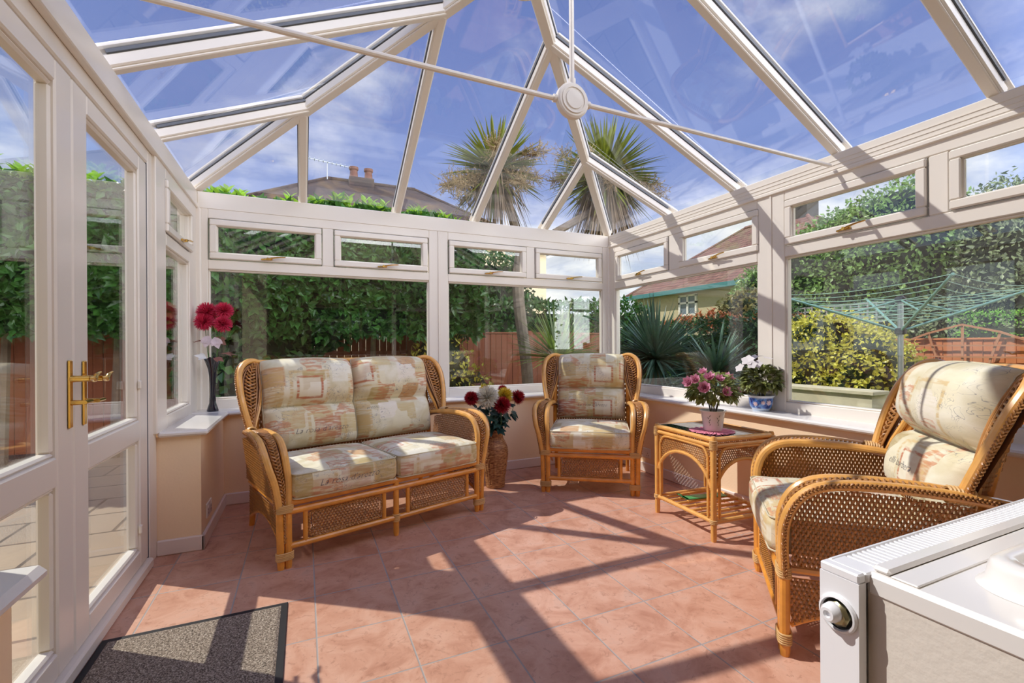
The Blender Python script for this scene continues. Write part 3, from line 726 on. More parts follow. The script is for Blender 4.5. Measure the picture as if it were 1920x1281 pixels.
def back_cushion(W,Hh,off,label,group,M,text=None):
    """local x width, z up along the back, front towards -y"""
    nu,nv=30,44
    def th(u,v):
        a=abs(2*u-1); e=max(0,1-a**7)**.5
        if v<.47: t=v/.47; l=.125*max(0,1-abs(2*t-1)**4.5)**.5*(.85+.15*math.sin(math.pi*t)); l=max(l,.035 if t>.5 else 0)
        else: t=(v-.47)/.53; l=.150*max(0,1-abs(2*t-1)**3.0)**.5; l=max(l,.035 if t<.5 else 0)
        return e*l
    def X(u,v):
        x=(2*u-1)*W/2; return x*(1-.05*max(0,(v-.9)/.1)**2) 
    def wr(u,v): return .004*noise.noise(Vector((u*6+off,v*9,1.)))+.0015*noise.noise(Vector((u*22,v*22,off)))
    F_=lambda u,v:(X(u,v),-(th(u,v)+wr(u,v)*min(1,th(u,v)*15)),v*Hh+.02*math.sin(math.pi*u)*max(0,v-.8)*3)
    B_=lambda u,v:(X(u,v),th(u,v)*.30,v*Hh+.02*math.sin(math.pi*u)*max(0,v-.8)*3)
    # denser sampling towards the borders
    def rs(t): return .5-.5*math.cos(math.pi*t)
    mb=MB()
    uvf=lambda u,v:(rs(u)*W+off,rs(v)*Hh*1.15+off*.6)
    mb.grid(lambda u,v:F_(rs(u),v*.0+rs(v)),nu,nv,0,uvf); mb.grid(lambda u,v:B_(rs(1-u),rs(v)),nu,nv,0,uvf)
    if text:
        for s_,sz,cu_,cv in text:
            Vt,Ft=text_verts(s_,sz); w_=Vt[:,0].max()
            pts=[F_((x-w_/2)/W+cu_,y/Hh+cv) for x,y,_ in Vt]; mb.add([(p[0],p[1]-.0015,p[2]) for p in pts],Ft,1)
    o=mb.build('back_cushion',[FAB,INK],ang=180); bpy.context.view_layer.update(); o.matrix_world=M; tag(o,label,'cushion',group)
    pp=MB(); pts=[F_(0.004,t/20) for t in range(1,20)]+[F_(t/14,.995) for t in range(0,15)]+[F_(.996,1-t/20) for t in range(1,20)]+[F_(1-t/14,.005) for t in range(0,15)]
    pp.tube(pts,.0035,6,closed=True); pp.build('piping',PIPE,o); return o

def wicker_seat(name,x,y,rz,a,D,nseat,label,cat,group,toff,cushlabels):
    root=empty(name,(x,y,0),rz,label,cat,group)
    W=a
    def mir(s,p): return (s*p[0],p[1],p[2])
    for s in (-1,1):
        inner=[(W,0,0),(W,0,.25),(W,-.005,.42),(W+.008,.0,.52),(W+.012,.04,.60),(W+.012,.12,.642),(W+.010,.28,.650),(W+.006,.46,.638),(W,.60,.615)]
        outer=[(W+.036,0,0),(W+.038,0,.25),(W+.062,-.008,.42),(W+.090,.0,.52),(W+.105,.04,.60),(W+.108,.12,.645),(W+.102,.28,.655),(W+.085,.46,.642),(W+.055,.62,.615),(W+.03,.68,.59)]
        pi=[mir(s,p) for p in spline(inner,6)]; po=[mir(s,p) for p in spline(outer,6)]
        # front legs: the lowest part of the two poles
        lg=MB(); zc=.30
        lo=lambda P:[p for p in P if p[2]<=zc+.001 and p[1]<.1][:13]
        lg.tube([mir(s,(W,0,0)),mir(s,(W,0,.02)),mir(s,(W,0,.31))],[.0155,.018,.018],10); lg.tube([mir(s,(W+.036,0,0)),mir(s,(W+.036,0,.02)),mir(s,(W+.042,0,.31))],[.0155,.018,.018],10)
        L=None; bis=[]
        for z0,z1 in ((.045,.085),(.285,.325)):
            bi=MB(); bis.append(bi)
            for k in range(5):
                z=z0+(z1-z0)*(k+.5)/5; pts=[]
                for t in range(16): aa=2*math.pi*t/16; pts.append(mir(s,(W+.018+.040*math.copysign(abs(math.cos(aa))**.6,math.cos(aa)),.0215*math.copysign(abs(math.sin(aa))**.7,math.sin(aa)),z)))
                bi.tube(pts,.0045,5,closed=True)
        L=lg.build('leg',CANED,root); [q.build('binding',BIND,L) for q in bis]
        # rear leg
        lg=MB(); lg.tube(spline([mir(s,(W-.0,D+.02,0)),mir(s,(W,D-.03,.15)),mir(s,(W,D-.10,.32)),mir(s,(W,D-.13,.5)),mir(s,(W-.0,D-.07,.8)),mir(s,(W-.02,D-.0,1.0))],6),.017,10); lg.build('leg',CANED,root)
        # arm: two hoops with braided infill
        am=MB(); am.tube([p for p in pi if p[2]>.29],.0185,10); am.tube([p for p in po if p[2]>.29],.0185,10); A=am.build('arm_frame',CANE,root)
        br=MB(); n_=min(len(pi),len(po)); mid=[]; wd=[]
        qi=[p for p in pi if p[2]>.09 and True]; qo=[p for p in po if p[2]>.09]; k=min(len(qi),len(qo))
        mid=[tuple((V3(qi[int(t*(len(qi)-1)/(k-1))])+V3(qo[int(t*(len(qo)-1)/(k-1))]))/2) for t in range(k)]
        ws=[np.linalg.norm(V3(qi[int(t*(len(qi)-1)/(k-1))])-V3(qo[int(t*(len(qo)-1)/(k-1))])) for t in range(k)]
        Wf=lambda t:max(.01,ws[min(k-1,int(t*(k-1)))]-.044)
        def Nf(t):
            i=min(k-2,int(t*(k-1))); T=V3(mid[i+1])-V3(mid[i]); T/=np.linalg.norm(T); n=np.cross(T,(1,0,0)); 
            if n@V3((0,-1,1))<0: n=-n
            return n
        braid(br,[tuple(V3(m_)+Nf(i/(k-1))*.007) for i,m_ in enumerate(mid)],lambda t:Wf(t)*.62,.005,Nf,r=.0052,pitch=.036)
        off_=lambda d:[tuple(V3(m_)+V3((s*d*max(0,w_-.05)*.5,0,0))) for m_,w_ in zip(mid,ws)]
        i0=k//6
        br.tube(off_(.75)[i0:],.0045,6); br.tube(off_(-.75)[i0:],.0045,6); br.tube(off_(.35)[i0:],.0035,6); br.tube(off_(-.35)[i0:],.0035,6)
        br.tube([tuple(V3(m_)+Nf(i/(k-1))*-.008) for i,m_ in enumerate(mid)],[max(.006,w_*.40) for w_ in ws],8,flat=.16,up=(0,-.6,.8),mi=1)
        br.build('arm_braid',[BRAID,CORE],A)
        # braid running along the outside of the hoops
        b2=MB(); braid(b2,[tuple(V3(p)+V3((s*.019,0,.004))) for p in po if p[2]>.27],.014,.0035,(s,0,.3),r=.0035,pitch=.026); b2.build('edge_braid',BRAID,A)
        # side panels under the arm
        def ztop(yy): 
            return np.interp(yy,[-.0,.02,.05,.1,.2,.46,.60,.70],[.42,.54,.585,.612,.628,.615,.59,.57])
        y0,y1=.02,D-.10
        for zl,zf,nm in ((.335,ztop,'side_panel'),(.10,lambda yy:.285,'lower_side_panel')):
            X0=W+ (.052 if nm=='side_panel' else .036)
            def fn(u,v,zl=zl,X0=X0):
                yy=y0+u*(y1-y0); z=zl+v*(.64-zl) if nm=='side_panel' else zl+v*(.285-zl)
                return V3((s*(X0+(.03*max(0,z-.4)/.25 if nm=='side_panel' else 0)),yy,z)),V3((s,0,0)),V3((0,1,0))
            ww=MB(); nu=int((y1-y0)/.0078)
            if nm=='side_panel':
                hi=lambda u:(ztop(y0+u*(y1-y0))-zl)/(.64-zl); weave(ww,fn,nu,20,.0078,vhi=hi,amp=.0032); stakes(ww,fn,20,inside=lambda u,v:v<=hi(u))
            else:
                low=lambda u:max(0,.55*math.sin(math.pi*(.04+u*.96))**.8-.05); weave(ww,fn,nu,12,.0078,vlo=low,amp=.0032); stakes(ww,fn,12,inside=lambda u,v:v>=low(u))
            ww.build(nm,WICK,root)
        rl=MB(); rl.tube([mir(s,(W+.036,0,.315)),mir(s,(W+.036,D-.12,.315))],.013,8)
        arch=[mir(s,(W+.03,y0+u*(y1-y0),.10+max(0,.55*math.sin(math.pi*(.04+u*.96))**.8-.05)*.185)) for u in [t/16 for t in range(17)]]; rl.tube(arch,.009,8); rl.build('side_rail',CANED,root)
        # wings
        wo=spline([(W+.055,.50,.625),(W+.068,.515,.68),(W+.090,.555,.80),(W+.098,.60,.91),(W+.088,.645,.985),(W+.055,.68,1.03),(W+.012,.71,1.045),(W-.03,.735,1.035)],6)
        wi=spline([(W+.045,.54,.625),(W+.025,.56,.68),(W-.005,.60,.78),(W-.018,.64,.88),(W-.02,.675,.96),(W-.025,.705,1.01)],6)
        po2=[mir(s,p) for p in wo]; pi2=[mir(s,p) for p in wi]
        wg=MB(); wg.tube(po2,.0175,10); wg.tube(pi2,.013,8); WG=wg.build('wing_frame',CANE,root)
        wb=MB(); m2=[];w2=[]
        for t in range(24):
            f=t/23; A1=V3(po2[int(f*(len(po2)*.86))]); B1=V3(pi2[int(f*(len(pi2)-1))]); m2.append(tuple((A1+B1)/2)); w2.append(np.linalg.norm(A1-B1))
        nrm=V3((-s*.25,-1,.35)); wf=lambda t:max(.008,w2[min(23,int(t*23))]-.03)
        nu_=nrm/np.linalg.norm(nrm); braid(wb,[tuple(V3(m_)+nu_*.009) for m_ in m2],lambda t:wf(t)*.55,.006,nrm,r=.0058,pitch=.045)
        for q in (.62,.9,-.62,-.9): wb.tube([tuple(V3(m_)+nu_*.006+V3((s*q*max(0,w_-.025)*.5,0,0))) for m_,w_ in zip(m2,w2)],.0045,6)
        wb.tube([tuple(V3(m_)+V3((0,.008,-.003))) for m_ in m2],[max(.004,(w_-.01)*.48) for w_ in w2],8,flat=.10,up=(0,-1,.35),mi=1)
        wb.build('wing_braid',[BRAID,CORE],WG)
        b3=MB(); braid(b3,[tuple(V3(p)+V3((s*.018,.004,.002))) for p in po2],.014,.0035,(s,0,0),r=.0035,pitch=.026); b3.build('edge_braid',BRAID,WG)
        # outer wing side weave running back
        def fw(u,v):
            z=.62+v*.38; yo=np.interp(z,[.62,.80,.91,1.0],[.50,.555,.60,.66]); yb=D-.10+(z-.62)*.28; xo=np.interp(z,[.62,.80,.91,1.0],[W+.055,W+.088,W+.095,W+.07])
            yy=yo+u*(yb-yo); xx=xo+(W-.0-xo)*u**1.3
            return V3((s*xx,yy,z)),V3((s,.2,0)),V3((0,1,0))
        ww=MB(); weave(ww,fw,int(max(8,(D-.55)/.0078)),24,.0078,amp=.003); stakes(ww,fw,24,seg=5); ww.build('wing_panel',WICK,root)
        bd=MB(); binding(bd,mir(s,(W+.062,.46,.64)),mir(s,(W+.058,.53,.635)),.026,7); bd.build('binding',BIND,WG)
    # back
    tr=MB(); tr.tube(spline([(-W+.03,.735,1.035),(-W*.6,.80,1.03),(0,.815,1.035),(W*.6,.80,1.03),(W-.03,.735,1.035)],8),.0165,10); tr.build('back_rail',CANE,root); tr=MB(); tr.tube([(-W,D-.10,.315),(W,D-.10,.315)],.014,8); tr.build('back_rail',CANE,root)
    def fb(u,v):
        z=.33+v*.69; yy=np.interp(z,[.33,.5,.8,1.03],[D-.11,D-.13,D-.06,.80]); return V3(((2*u-1)*(W-.01),yy,z)),V3((0,1,0)),V3((1,0,0))
    ww=MB(); weave(ww,fb,int(2*W/.011),34,.011); stakes(ww,fb,34,r=.002); ww.build('back_panel',WICK,root)
    # seat deck
    dk=MB(); 
    for k in range(int(D/.09)): dk.tube([(-W,.06+k*.09,.322),(W,.06+k*.09,.322)],.010,6)
    dk.build('seat_slats',CANED,root)
    # front rails
    fr_=MB(); fr_.tube([(-W,0,.330),(W,0,.330)],.017,10); fr_.tube([(-W,-.004,.287),(W,-.004,.287)],.0175,10); fr_.tube([(-W,0,.108),(W,0,.108)],.0165,10)
    fr_.build('front_rail',CANED,root)
    pan=[(-.215,.215)] if nseat==1 else [(-.50,-.095),(.095,.50)]
    for (p0,p1) in pan:
        for q in (p0-.018,p1+.018):
            fp=MB(); fp.tube([(q,0,.108),(q,0,.287)],.0125,8); FP=fp.build('front_post',CANED,root)
        z0,z1=.138,.262
        fn=lambda u,v:(V3((p0+u*(p1-p0),-.004,z0+v*(z1-z0))),V3((0,-1,0)),V3((1,0,0)))
        ww=MB(); weave(ww,fn,int((p1-p0)/.0098),9,.0098,u0=.03,u1=.97); stakes(ww,fn,9,.03,.97); WP=ww.build('front_panel',WICK,root)
        bb=MB(); rr=.02; pts=[]
        for cxx,czz,a0 in ((p1-rr,z1-rr,0),(p0+rr,z1-rr,90),(p0+rr,z0+rr,180),(p1-rr,z0+rr,270)):
            for k in range(5): aa=R_(a0+k*22.5); pts.append((cxx+rr*math.cos(aa),-.004,czz+rr*math.sin(aa)))
        pts.append(pts[0]); braid(bb,pts,.010,.003,(0,-1,0),r=.0035,pitch=.03); bb.build('panel_border',BRAID,WP)
    if nseat==2:
        cl=MB(); cl.tube([(0,0,0),(0,0,.02),(0,0,.33)],[.014,.017,.017],10); c_=cl.build('leg',CANED,root); bi=MB(); binding(bi,(0,0,.085),(0,0,.13),.0195,5); bi.build('binding',BIND,c_)
    # cushions (loose, so things of their own)
    M0=Matrix.Translation((x,y,0))@Matrix.Rotation(rz,4,'Z')
    cw=(2*W-.02)/nseat
    for i in range(nseat):
        cxx=-W+.01+cw*(i+.5)
        seat_cushion(cw-.004,.58,.145,toff+i*1.37,cushlabels[i][0],'patterned seat cushions',M0@Matrix.Translation((cxx,.245,.340)),cushlabels[i][2] if len(cushlabels[i])>2 else None)
        bw=(2*W-.05)/nseat; bxx=-W+.025+bw*(i+.5)
        ln=R_(-14)
        back_cushion(bw-.004,.57,toff+3+i*1.91,cushlabels[i][1],'patterned back cushions',M0@Matrix.Translation((bxx,.575,.487))@Matrix.Rotation(ln,4,'X'),cushlabels[i][3] if len(cushlabels[i])>3 else None)
    return root
def ang(ax,ay): return math.atan2(ay,ax)
wicker_seat('wicker_sofa',.494,2.850,ang(.955,.298),.602,.755,2,'two seat honey cane wicker sofa with winged back under the wide back window','sofa',None,.3,
  [('seat cushion on the left side of the wicker sofa, nearest the doors','back cushion on the left side of the wicker sofa, nearest the black vase',"La rosa d'arezzo",(("La rosa d'arezzo",.05,.55,.14),("elli",.03,.35,.83))),
   ('seat cushion on the right side of the wicker sofa, nearest the wicker vase','back cushion on the right side of the wicker sofa, nearest the wicker vase',None,(("arezzo",.032,.16,.34),("rose d'are",.024,.8,.80)))])
wicker_seat('wicker_armchair',1.972,3.015,ang(.822,-.570),.318,.70,1,'honey cane wing back wicker armchair standing in the far corner of the room','armchair',None,5.1,
  [('seat cushion on the armchair standing in the far corner','back cushion on the armchair standing in the far corner',None,(("La rosa d'arezzo",.038,.52,.16),))])
wicker_seat('wicker_armchair',1.833,1.400,ang(-.702,-.712),.318,.70,1,'large honey cane wicker armchair seen side on behind the white radiator','armchair',None,9.3,
  [('seat cushion on the near armchair behind the radiator','back cushion on the near armchair behind the radiator',None,(("elli barbera",.045,.42,.2),))])
# ------------------------------------------------------------------ side table
def table():
    lx,ly=.445,.51
    root=empty('side_table',(2.13,1.975,0),R_(-4),'square cane side table with smoked glass top and arched wicker aprons','table')
    T=.60
    for (px,py) in ((0,0),(lx,0),(0,ly),(lx,ly)):
        l=MB(); l.tube([(px,py,0),(px,py,.02),(px,py,T-.01),(px,py,T+.002)],[.0145,.017,.017,.012],10); L=l.build('leg',CANE,root)
        b=MB(); binding(b,(px,py,T-.075),(px,py,T-.02),.0195,7); b.build('binding',BIND,L); b=MB(); binding(b,(px,py,.10),(px,py,.125),.019,3); b.build('binding',BIND,L)
    r=MB()
    for z,rr in ((T-.018,.0155),(T-.052,.0135)):
        for a,b in (((0,0),(lx,0)),((lx,0),(lx,ly)),((lx,ly),(0,ly)),((0,ly),(0,0))): r.tube([(*a,z),(*b,z)],rr,10)
    r.build('top_rail',CANE,root)
    g=MB(); g.box(.012,lx-.012,.012,ly-.012,T-.012,T-.006,bev=.001); g.build('glass_top',TGLASS,root)
    g=MB()
    fn=lambda u,v:(V3((.015+u*(lx-.03),.015+v*(ly-.03),T-.022)),V3((0,0,1)),V3((1,0,0)))
    weave(g,fn,40,38,.0105); g.box(.01,lx-.01,.01,ly-.01,T-.034,T-.028); g.build('woven_top',WICK,root)
    # aprons with arch
    def side(a,b,n):
        A=V3((*a,0));B=V3((*b,0)); N=V3(n)
        z1=T-.068; z0=.22
        top=lambda u:1.0
        def archz(u): # lower edge height
            t=abs(2*u-1); return (z1-.075)-(.24)*(1-math.sqrt(max(0,1-t**2.2)))
        fn=lambda u,v:(A+(B-A)*u+V3((0,0,z0+v*(z1-z0))),N,(B-A)/np.linalg.norm(B-A))
        lo=lambda u:(max(z0,archz(u))-z0)/(z1-z0)
        w_=MB(); Ln=np.linalg.norm(B-A); weave(w_,fn,int(Ln/.0078)-3,24,.0078,u0=.045,u1=.955,vlo=lo,amp=.0028); stakes(w_,fn,24,.04,.96,inside=lambda u,v:v>=lo(u)); P=w_.build('apron',WICK,root)
        h=MB(); pts=[tuple(A+(B-A)*u+V3((0,0,max(z0-.02,archz(u))))) for u in [.03+.94*k/26 for k in range(27)]]
        pts=[(pts[0][0],pts[0][1],.16)]+pts+[(pts[-1][0],pts[-1][1],.16)] if False else pts
        h.tube(pts,.0115,8); h.build('arch',CANE,root)
        o=MB(); e=.028/Ln
        pts=[tuple(A+(B-A)*u+V3((0,0,z))+N*.004) for u,z in ((e*1.4,.13),(e*1.4,.45),(e*1.5,z1-.05),(e*2.4,z1-.012),(e*4,z1-.002),(.5,z1),(1-e*4,z1-.002),(1-e*2.4,z1-.012),(1-e*1.5,z1-.05),(1-e*1.4,.45),(1-e*1.4,.13))]
        o.tube(spline(pts,5),.008,8); o.build('hoop',CANE,root)
    side((0,0),(lx,0),(0,-1,0)); side((0,0),(0,ly),(-1,0,0)); side((lx,0),(lx,ly),(1,0,0)); side((0,ly),(lx,ly),(0,1,0))
    s=MB(); z=.112
    for a,b in (((0,0),(lx,0)),((lx,0),(lx,ly)),((lx,ly),(0,ly)),((0,ly),(0,0))): s.tube([(*a,z),(*b,z)],.0135,10)
    for k in range(7):
        yy=.05+k*(ly-.1)/6; s.tube([(0,yy,z+.004),(lx*.25,yy,z+.005),(lx*.5,yy,z+.006),(lx,yy,z+.004)],[.0095,.009,.0095,.0085],8)
        for q in (.22,.5,.78): s.lathe([(.009,-.006),(.0115,0),(.009,.006)],(lx*(q+rnd.uniform(-.06,.06)),yy,z+.005),10,ax=(1,0,0))
    s.build('slatted_shelf',CANE,root)
table()
tm=Matrix.Translation((2.13,1.975,0))@Matrix.Rotation(R_(-4),4,'Z')
gs=MB(); gs.box(-.15,.15,-.035,.035,0,.005,bev=.002); gs.box(-.15,-.13,-.035,.09,0,.005,bev=.002); o=gs.build('board',pbr('green plastic',(.03,.33,.09),.35),ang=30); o.matrix_world=tm@Matrix.Translation((.24,.34,.1295))@Matrix.Rotation(R_(-8),4,'Z'); tag(o,'thin green board lying on the slatted shelf of the side table','board')
# doily
d=MB(); V=[(0,0,.003)];n=90
for j,rr in enumerate((.03,.055,.08,.105,.125)):
    for k in range(n):
        a=2*math.pi*k/n; q=rr*(1+.0*j)+(.010*abs(math.sin(a*9)) if j>=3 else 0); V.append((q*math.cos(a),q*math.sin(a),.002+.003*(.5+.5*math.sin(a*18+j))*(j/4)))
F=[(0,1+k,1+(k+1)%n) for k in range(n)]
for j in range(4):
    for k in range(n):
        if j in (1,2,3) and (k+j)%3==0 and j!=0: continue
        F.append((1+j*n+k,1+(j+1)*n+k,1+(j+1)*n+(k+1)%n,1+j*n+(k+1)%n))
d.add(V,F); o=d.build('doily',pbr('pink crochet cotton',(.80,.25,.34),.9),loc=None); sol=o.modifiers.new('s','SOLIDIFY'); sol.thickness=.002
o.location=(2.29,2.135,.5955); o.rotation_euler=(0,0,.3); tag(o,'pink crocheted doily under the white pot on the side table','doily')
# ------------------------------------------------------------------ sockets
def socket(T,s,z,lab):
    o_=empty('wall_socket',T(s,0,z),0,lab,'socket'); inv=Matrix.Translation(-Vector(T(s,0,z)))
    b=MB(); b.box(s-.073,s+.073,-.009,.0,z-.043,z+.043,bev=.004,T=T); q=b.build('faceplate',SILL,o_); q.matrix_parent_inverse=inv
    for k in (-.04,.04):
        b=MB(); b.box(s+k-.006,s+k+.006,-.0125,-.008,z+.012,z+.03,bev=.002,T=T); q=b.build('switch',SILL,o_); q.matrix_parent_inverse=inv
    b=MB()
    for k in (-.04,.04):
        for dx,dz in ((0,.002),(-.011,-.018),(.011,-.018)): b.box(s+k+dx-.003,s+k+dx+.003,-.0097,-.0088,z+dz-.003,z+dz+.003,T=T)
    q=b.build('pin_holes',DARK,o_); q.matrix_parent_inverse=inv
socket(lambda s,o,z:(IX0-o,s,z),3.32,.17,'white double wall socket low on the stub wall left of the sofa')
socket(lambda s,o,z:(IX1+o,s,z),3.33,.17,'white double wall socket low on the right wall behind the side table')

# ------------------------------------------------------------------ flowers and pots
def rv(): 
    while True:
        v=V3((rnd.uniform(-1,1),rnd.uniform(-1,1),rnd.uniform(-1,1))); l=np.linalg.norm(v)
        if .1<l<1: return v/l
def unit(v): v=V3(v); return v/np.linalg.norm(v)
def leafshape(mb,p,d,n,L,W,fold=.25,curl=.15,seg=4,mi=0,tip=1.0):
    """pointed leaf from p along d, face normal about n"""
    d=unit(d); n=unit(n-d*(n@d)) if np.linalg.norm(np.cross(n,d))>1e-3 else unit(np.cross(d,(.3,.7,.2))); s=np.cross(d,n)
    V=[];F=[]
    for k in range(seg+1):
        t=k/seg; w_=W*.5*(math.sin(math.pi*min(1,t**.8*1.0))**.8 if 0<t<1 else .04)
        c=V3(p)+d*(L*t)-n*(curl*L*t*t); V+= [c-s*w_+n*fold*w_,c,c+s*w_+n*fold*w_]
    for k in range(seg):
        a=3*k; F+=[(a,a+1,a+4,a+3),(a+1,a+2,a+5,a+4)]
    mb.add(V,F,mi)
def bloom(mb,c,up,r,n,L,W,inner=.15,curl=.3,hemi=-.25):
    up=unit(up); a=unit(np.cross(up,(.3,.9,.1))); b=np.cross(up,a)
    for k in range(n):
        z=hemi+(1-hemi)*((k+.5)/n); ph=k*2.39996; q=math.sqrt(max(0,1-z*z)); d=up*z+a*q*math.cos(ph)+b*q*math.sin(ph)
        l=L*(.8+.4*rnd.random()); leafshape(mb,V3(c)+d*(r-l)*.5,unit(d+rv()*.12),up+rv()*.15,r-(r-l)*.5,W,fold=.5,curl=-curl*.4,seg=3)
def flower(name,base,head,upv,petal,stemmat,label,cat,group,r,n,L,W,leaves=(),leafmat=None,bend=.02,heartmat=None,**k):
    root=empty(name,tuple(base),0,label,cat,group); inv=Matrix.Translation(-Vector(base))
    b=V3(base);h=V3(head); m_=(b+h)/2+V3((rnd.uniform(-1,1)*bend,rnd.uniform(-1,1)*bend,0)); u=unit(upv)
    s=MB(); s.tube(spline([b,m_,h-u*.01,h],6),.0022,6); o=s.build('stem',stemmat,root); o.matrix_parent_inverse=inv
    p=MB(); bloom(p,h,u,r,n,L,W,**k); o=p.build('bloom',petal,root,ang=180); o.matrix_parent_inverse=inv
    for (lp,ld,ln,lL,lW,lm) in leaves:
        q=MB(); leafshape(q,lp,V3(ld),V3(ln),lL,lW,fold=.2,curl=.25,seg=6); 
        for sd_ in (-1,1):
            dd=unit(V3(ld)+sd_*.8*unit(np.cross(V3(ld),V3(ln)))); leafshape(q,V3(lp)+V3(ld)*lL*.25,dd,V3(ln),lL*.6,lW*.7,fold=.2,curl=.2,seg=5)
        o=q.build('leaf',lm,root,ang=180); o.matrix_parent_inverse=inv
    return root
GSTEM=pbr('green stem',(.07,.15,.04),.6); 
PINK=pbr('vivid pink petals',(.86,.06,.15),.6,var=.25,isl=1,trans=.25)
LILAC=pbr('pale lilac silk leaf',(.72,.62,.68),.6,var=.15,vscale=30,trans=.2); RUSTL=pbr('rust brown silk leaf',(.28,.12,.09),.6,var=.2,trans=.2)
SILV=pbr('silver white silk leaf',(.80,.80,.80),.55,trans=.2)
def _fl(px,py,yy):
    u=(px-969.1)/876.5; v_=(py-648.6)/876.5; r=np.array(_F)+np.array(_rr)*u-np.array(_uu)*v_; t=yy/r[1]; return V3((0,0,1.13))+r*t
# fluted black glass vase on the left of the back sill
vx,vy=-.600,3.945
v=MB(); n=48; prof=[(.034,0),(.036,.004),(.030,.02),(.020,.045),(.0165,.09),(.0165,.14),(.019,.19),(.024,.225),(.033,.25),(.046,.272),(.050,.28),(.047,.279),(.030,.25),(.018,.20)]
V=[];F=[]
for j,(r,z) in enumerate(prof):
    for k in range(n):
        a=2*math.pi*k/n; f=1+.10*math.cos(6*a)*(.3+min(1,z/.2)); zz_=z+(.012*math.cos(4*a+.6) if 9<=j<=11 else 0); V.append((vx+r*f*math.cos(a),vy+r*f*math.sin(a),SZ+.0005+zz_*1.33))
for j in range(len(prof)-1):
    for k in range(n): F.append((j*n+k,j*n+(k+1)%n,(j+1)*n+(k+1)%n,(j+1)*n+k))
F.append(tuple(range(n))[::-1]); F.append(tuple((len(prof)-1)*n+k for k in range(n))); v.add(V,F)
o=v.build('vase',pbr('black cobalt glass',(.004,.006,.02),.06,coat=.6),loc=(vx,vy,SZ),ang=60); tag(o,'tall fluted black glass vase on the sill at the left corner of the back window','vase')
rim=SZ+.36
hs=[((-.065,-.02,.325),'upper left of the four'),((.0,.0,.335),'upper right of the four'),((-.075,-.035,.26),'lower left of the four'),((.015,-.04,.255),'lower right of the four')]
for i,(d,w_) in enumerate(hs):
    hd=_fl(*[(389,586),(420,583),(383,604),(418,608)][i],vy-.01-.02*i); lv=[]
    if i==0: lv=[((vx-.03,vy-.03,rim+.02),(-.7,-.3,.35),(0,-.7,.7),.075,.04,SILV),((vx-.04,vy-.02,rim+.14),(-1,.0,.12),(0,-.3,1),.09,.018,RUSTL)]
    if i==1: lv=[((vx+.02,vy-.02,rim+.17),(.75,-.2,-.55),(.2,-1,.3),.085,.05,RUSTL),((vx+.05,vy-.0,rim+.05),(1,0,.1),(0,-.4,1),.10,.022,RUSTL)]
    if i==2: lv=[((vx-.015,vy-.04,rim+.18),(-.25,-.3,-.9),(0,-1,.1),.085,.06,LILAC)]
    if i==3: lv=[((vx+.02,vy-.045,rim+.17),(.3,-.3,-.85),(.1,-1,.1),.085,.055,LILAC),((vx+.01,vy-.03,rim+.02),(.8,-.4,-.1),(0,-.5,1),.075,.045,RUSTL)]
    flower('artificial_flower',(vx+.004*(i-1.5),vy,SZ+.22),hd,(d[0]*4,-.75,.5),PINK,GSTEM,'bright pink spiky flower in the black vase, '+w_,'flower','pink flowers in the black vase',[.076,.066,.068,.064][i],300,.068,.0090,lv,bend=.01,hemi=-.6)
# wicker floor vase with chrysanthemums
fx,fy=1.392,3.50
prof=[(.070,.0),(.074,.01),(.078,.06),(.088,.14),(.098,.21),(.103,.27),(.098,.32),(.082,.36),(.068,.385),(.062,.41),(.066,.435),(.074,.452),(.076,.458),(.068,.455),(.058,.42),(.055,.38)]
v=MB(); pr_=spline([(r,0,z) for r,z in prof],5); P2=[(p[0],p[2]) for p in pr_]; NR_=len(P2)
V=[];F=[];n=132
for j,(r,z) in enumerate(P2):
    for k in range(n):
        a=2*math.pi*k/n; row=int(z/.0075); bump_=.0022*math.cos(22*a+ (row%2)*math.pi)
        rr_=r+bump_-.0012*math.cos(2*math.pi*z/.0075)
        V.append((fx+rr_*math.cos(a),fy+rr_*math.sin(a),z))
for j in range(NR_-1):
    for k in range(n): F.append((j*n+k,j*n+(k+1)%n,(j+1)*n+(k+1)%n,(j+1)*n+k))
F.append(tuple(range(n))[::-1]); F.append(tuple((NR_-1)*n+k for k in range(n))); v.add(V,F)
def vasemat():
    m,nt,o=newmat('woven seagrass'); b=mk(nt,'ShaderNodeBsdfPrincipled',i_Roughness=.5); nt.links.new(b.outputs[0],o.inputs[0]); b.inputs['Coat Weight'].default_value=.2
    tc=mk(nt,'ShaderNodeTexCoord'); mp=mk(nt,'ShaderNodeMapping'); mp.inputs['Scale'].default_value=(30,30,133); nt.links.new(tc.outputs['Object'],mp.inputs[0])
    n=mk(nt,'ShaderNodeTexNoise',i_Scale=1.0,i_Detail=3.0); nt.links.new(mp.outputs[0],n.inputs['Vector'])
    nt.links.new(ramp(nt,n.outputs[0],[(.35,(.20,.075,.025)),(.5,(.40,.18,.065)),(.68,(.58,.32,.13))]),b.inputs['Base Color'])
    wv=mk(nt,'ShaderNodeTexWave',wave_type='BANDS',bands_direction='Z'); wv.inputs['Scale'].default_value=42.; nt.links.new(tc.outputs['Object'],wv.inputs['Vector']); link_bump(nt,b,wv.outputs[1],.35,.003); return m
o=v.build('floor_vase',vasemat(),loc=(fx,fy,0),ang=180); tag(o,'tall brown woven wicker floor vase between the sofa and the corner armchair','vase')
RED=pbr('crimson petals',(.42,.012,.025),.55,var=.35,isl=1,trans=.15); CRM=pbr('cream white petals',(.90,.86,.72),.6,var=.08,isl=1,trans=.2); YEL=pbr('yellow petals',(.90,.66,.05),.6,var=.12,isl=1,trans=.2)
DLEAF=pbr('dark blue green leaf',(.018,.06,.045),.45,var=.4,isl=1,trans=.1)
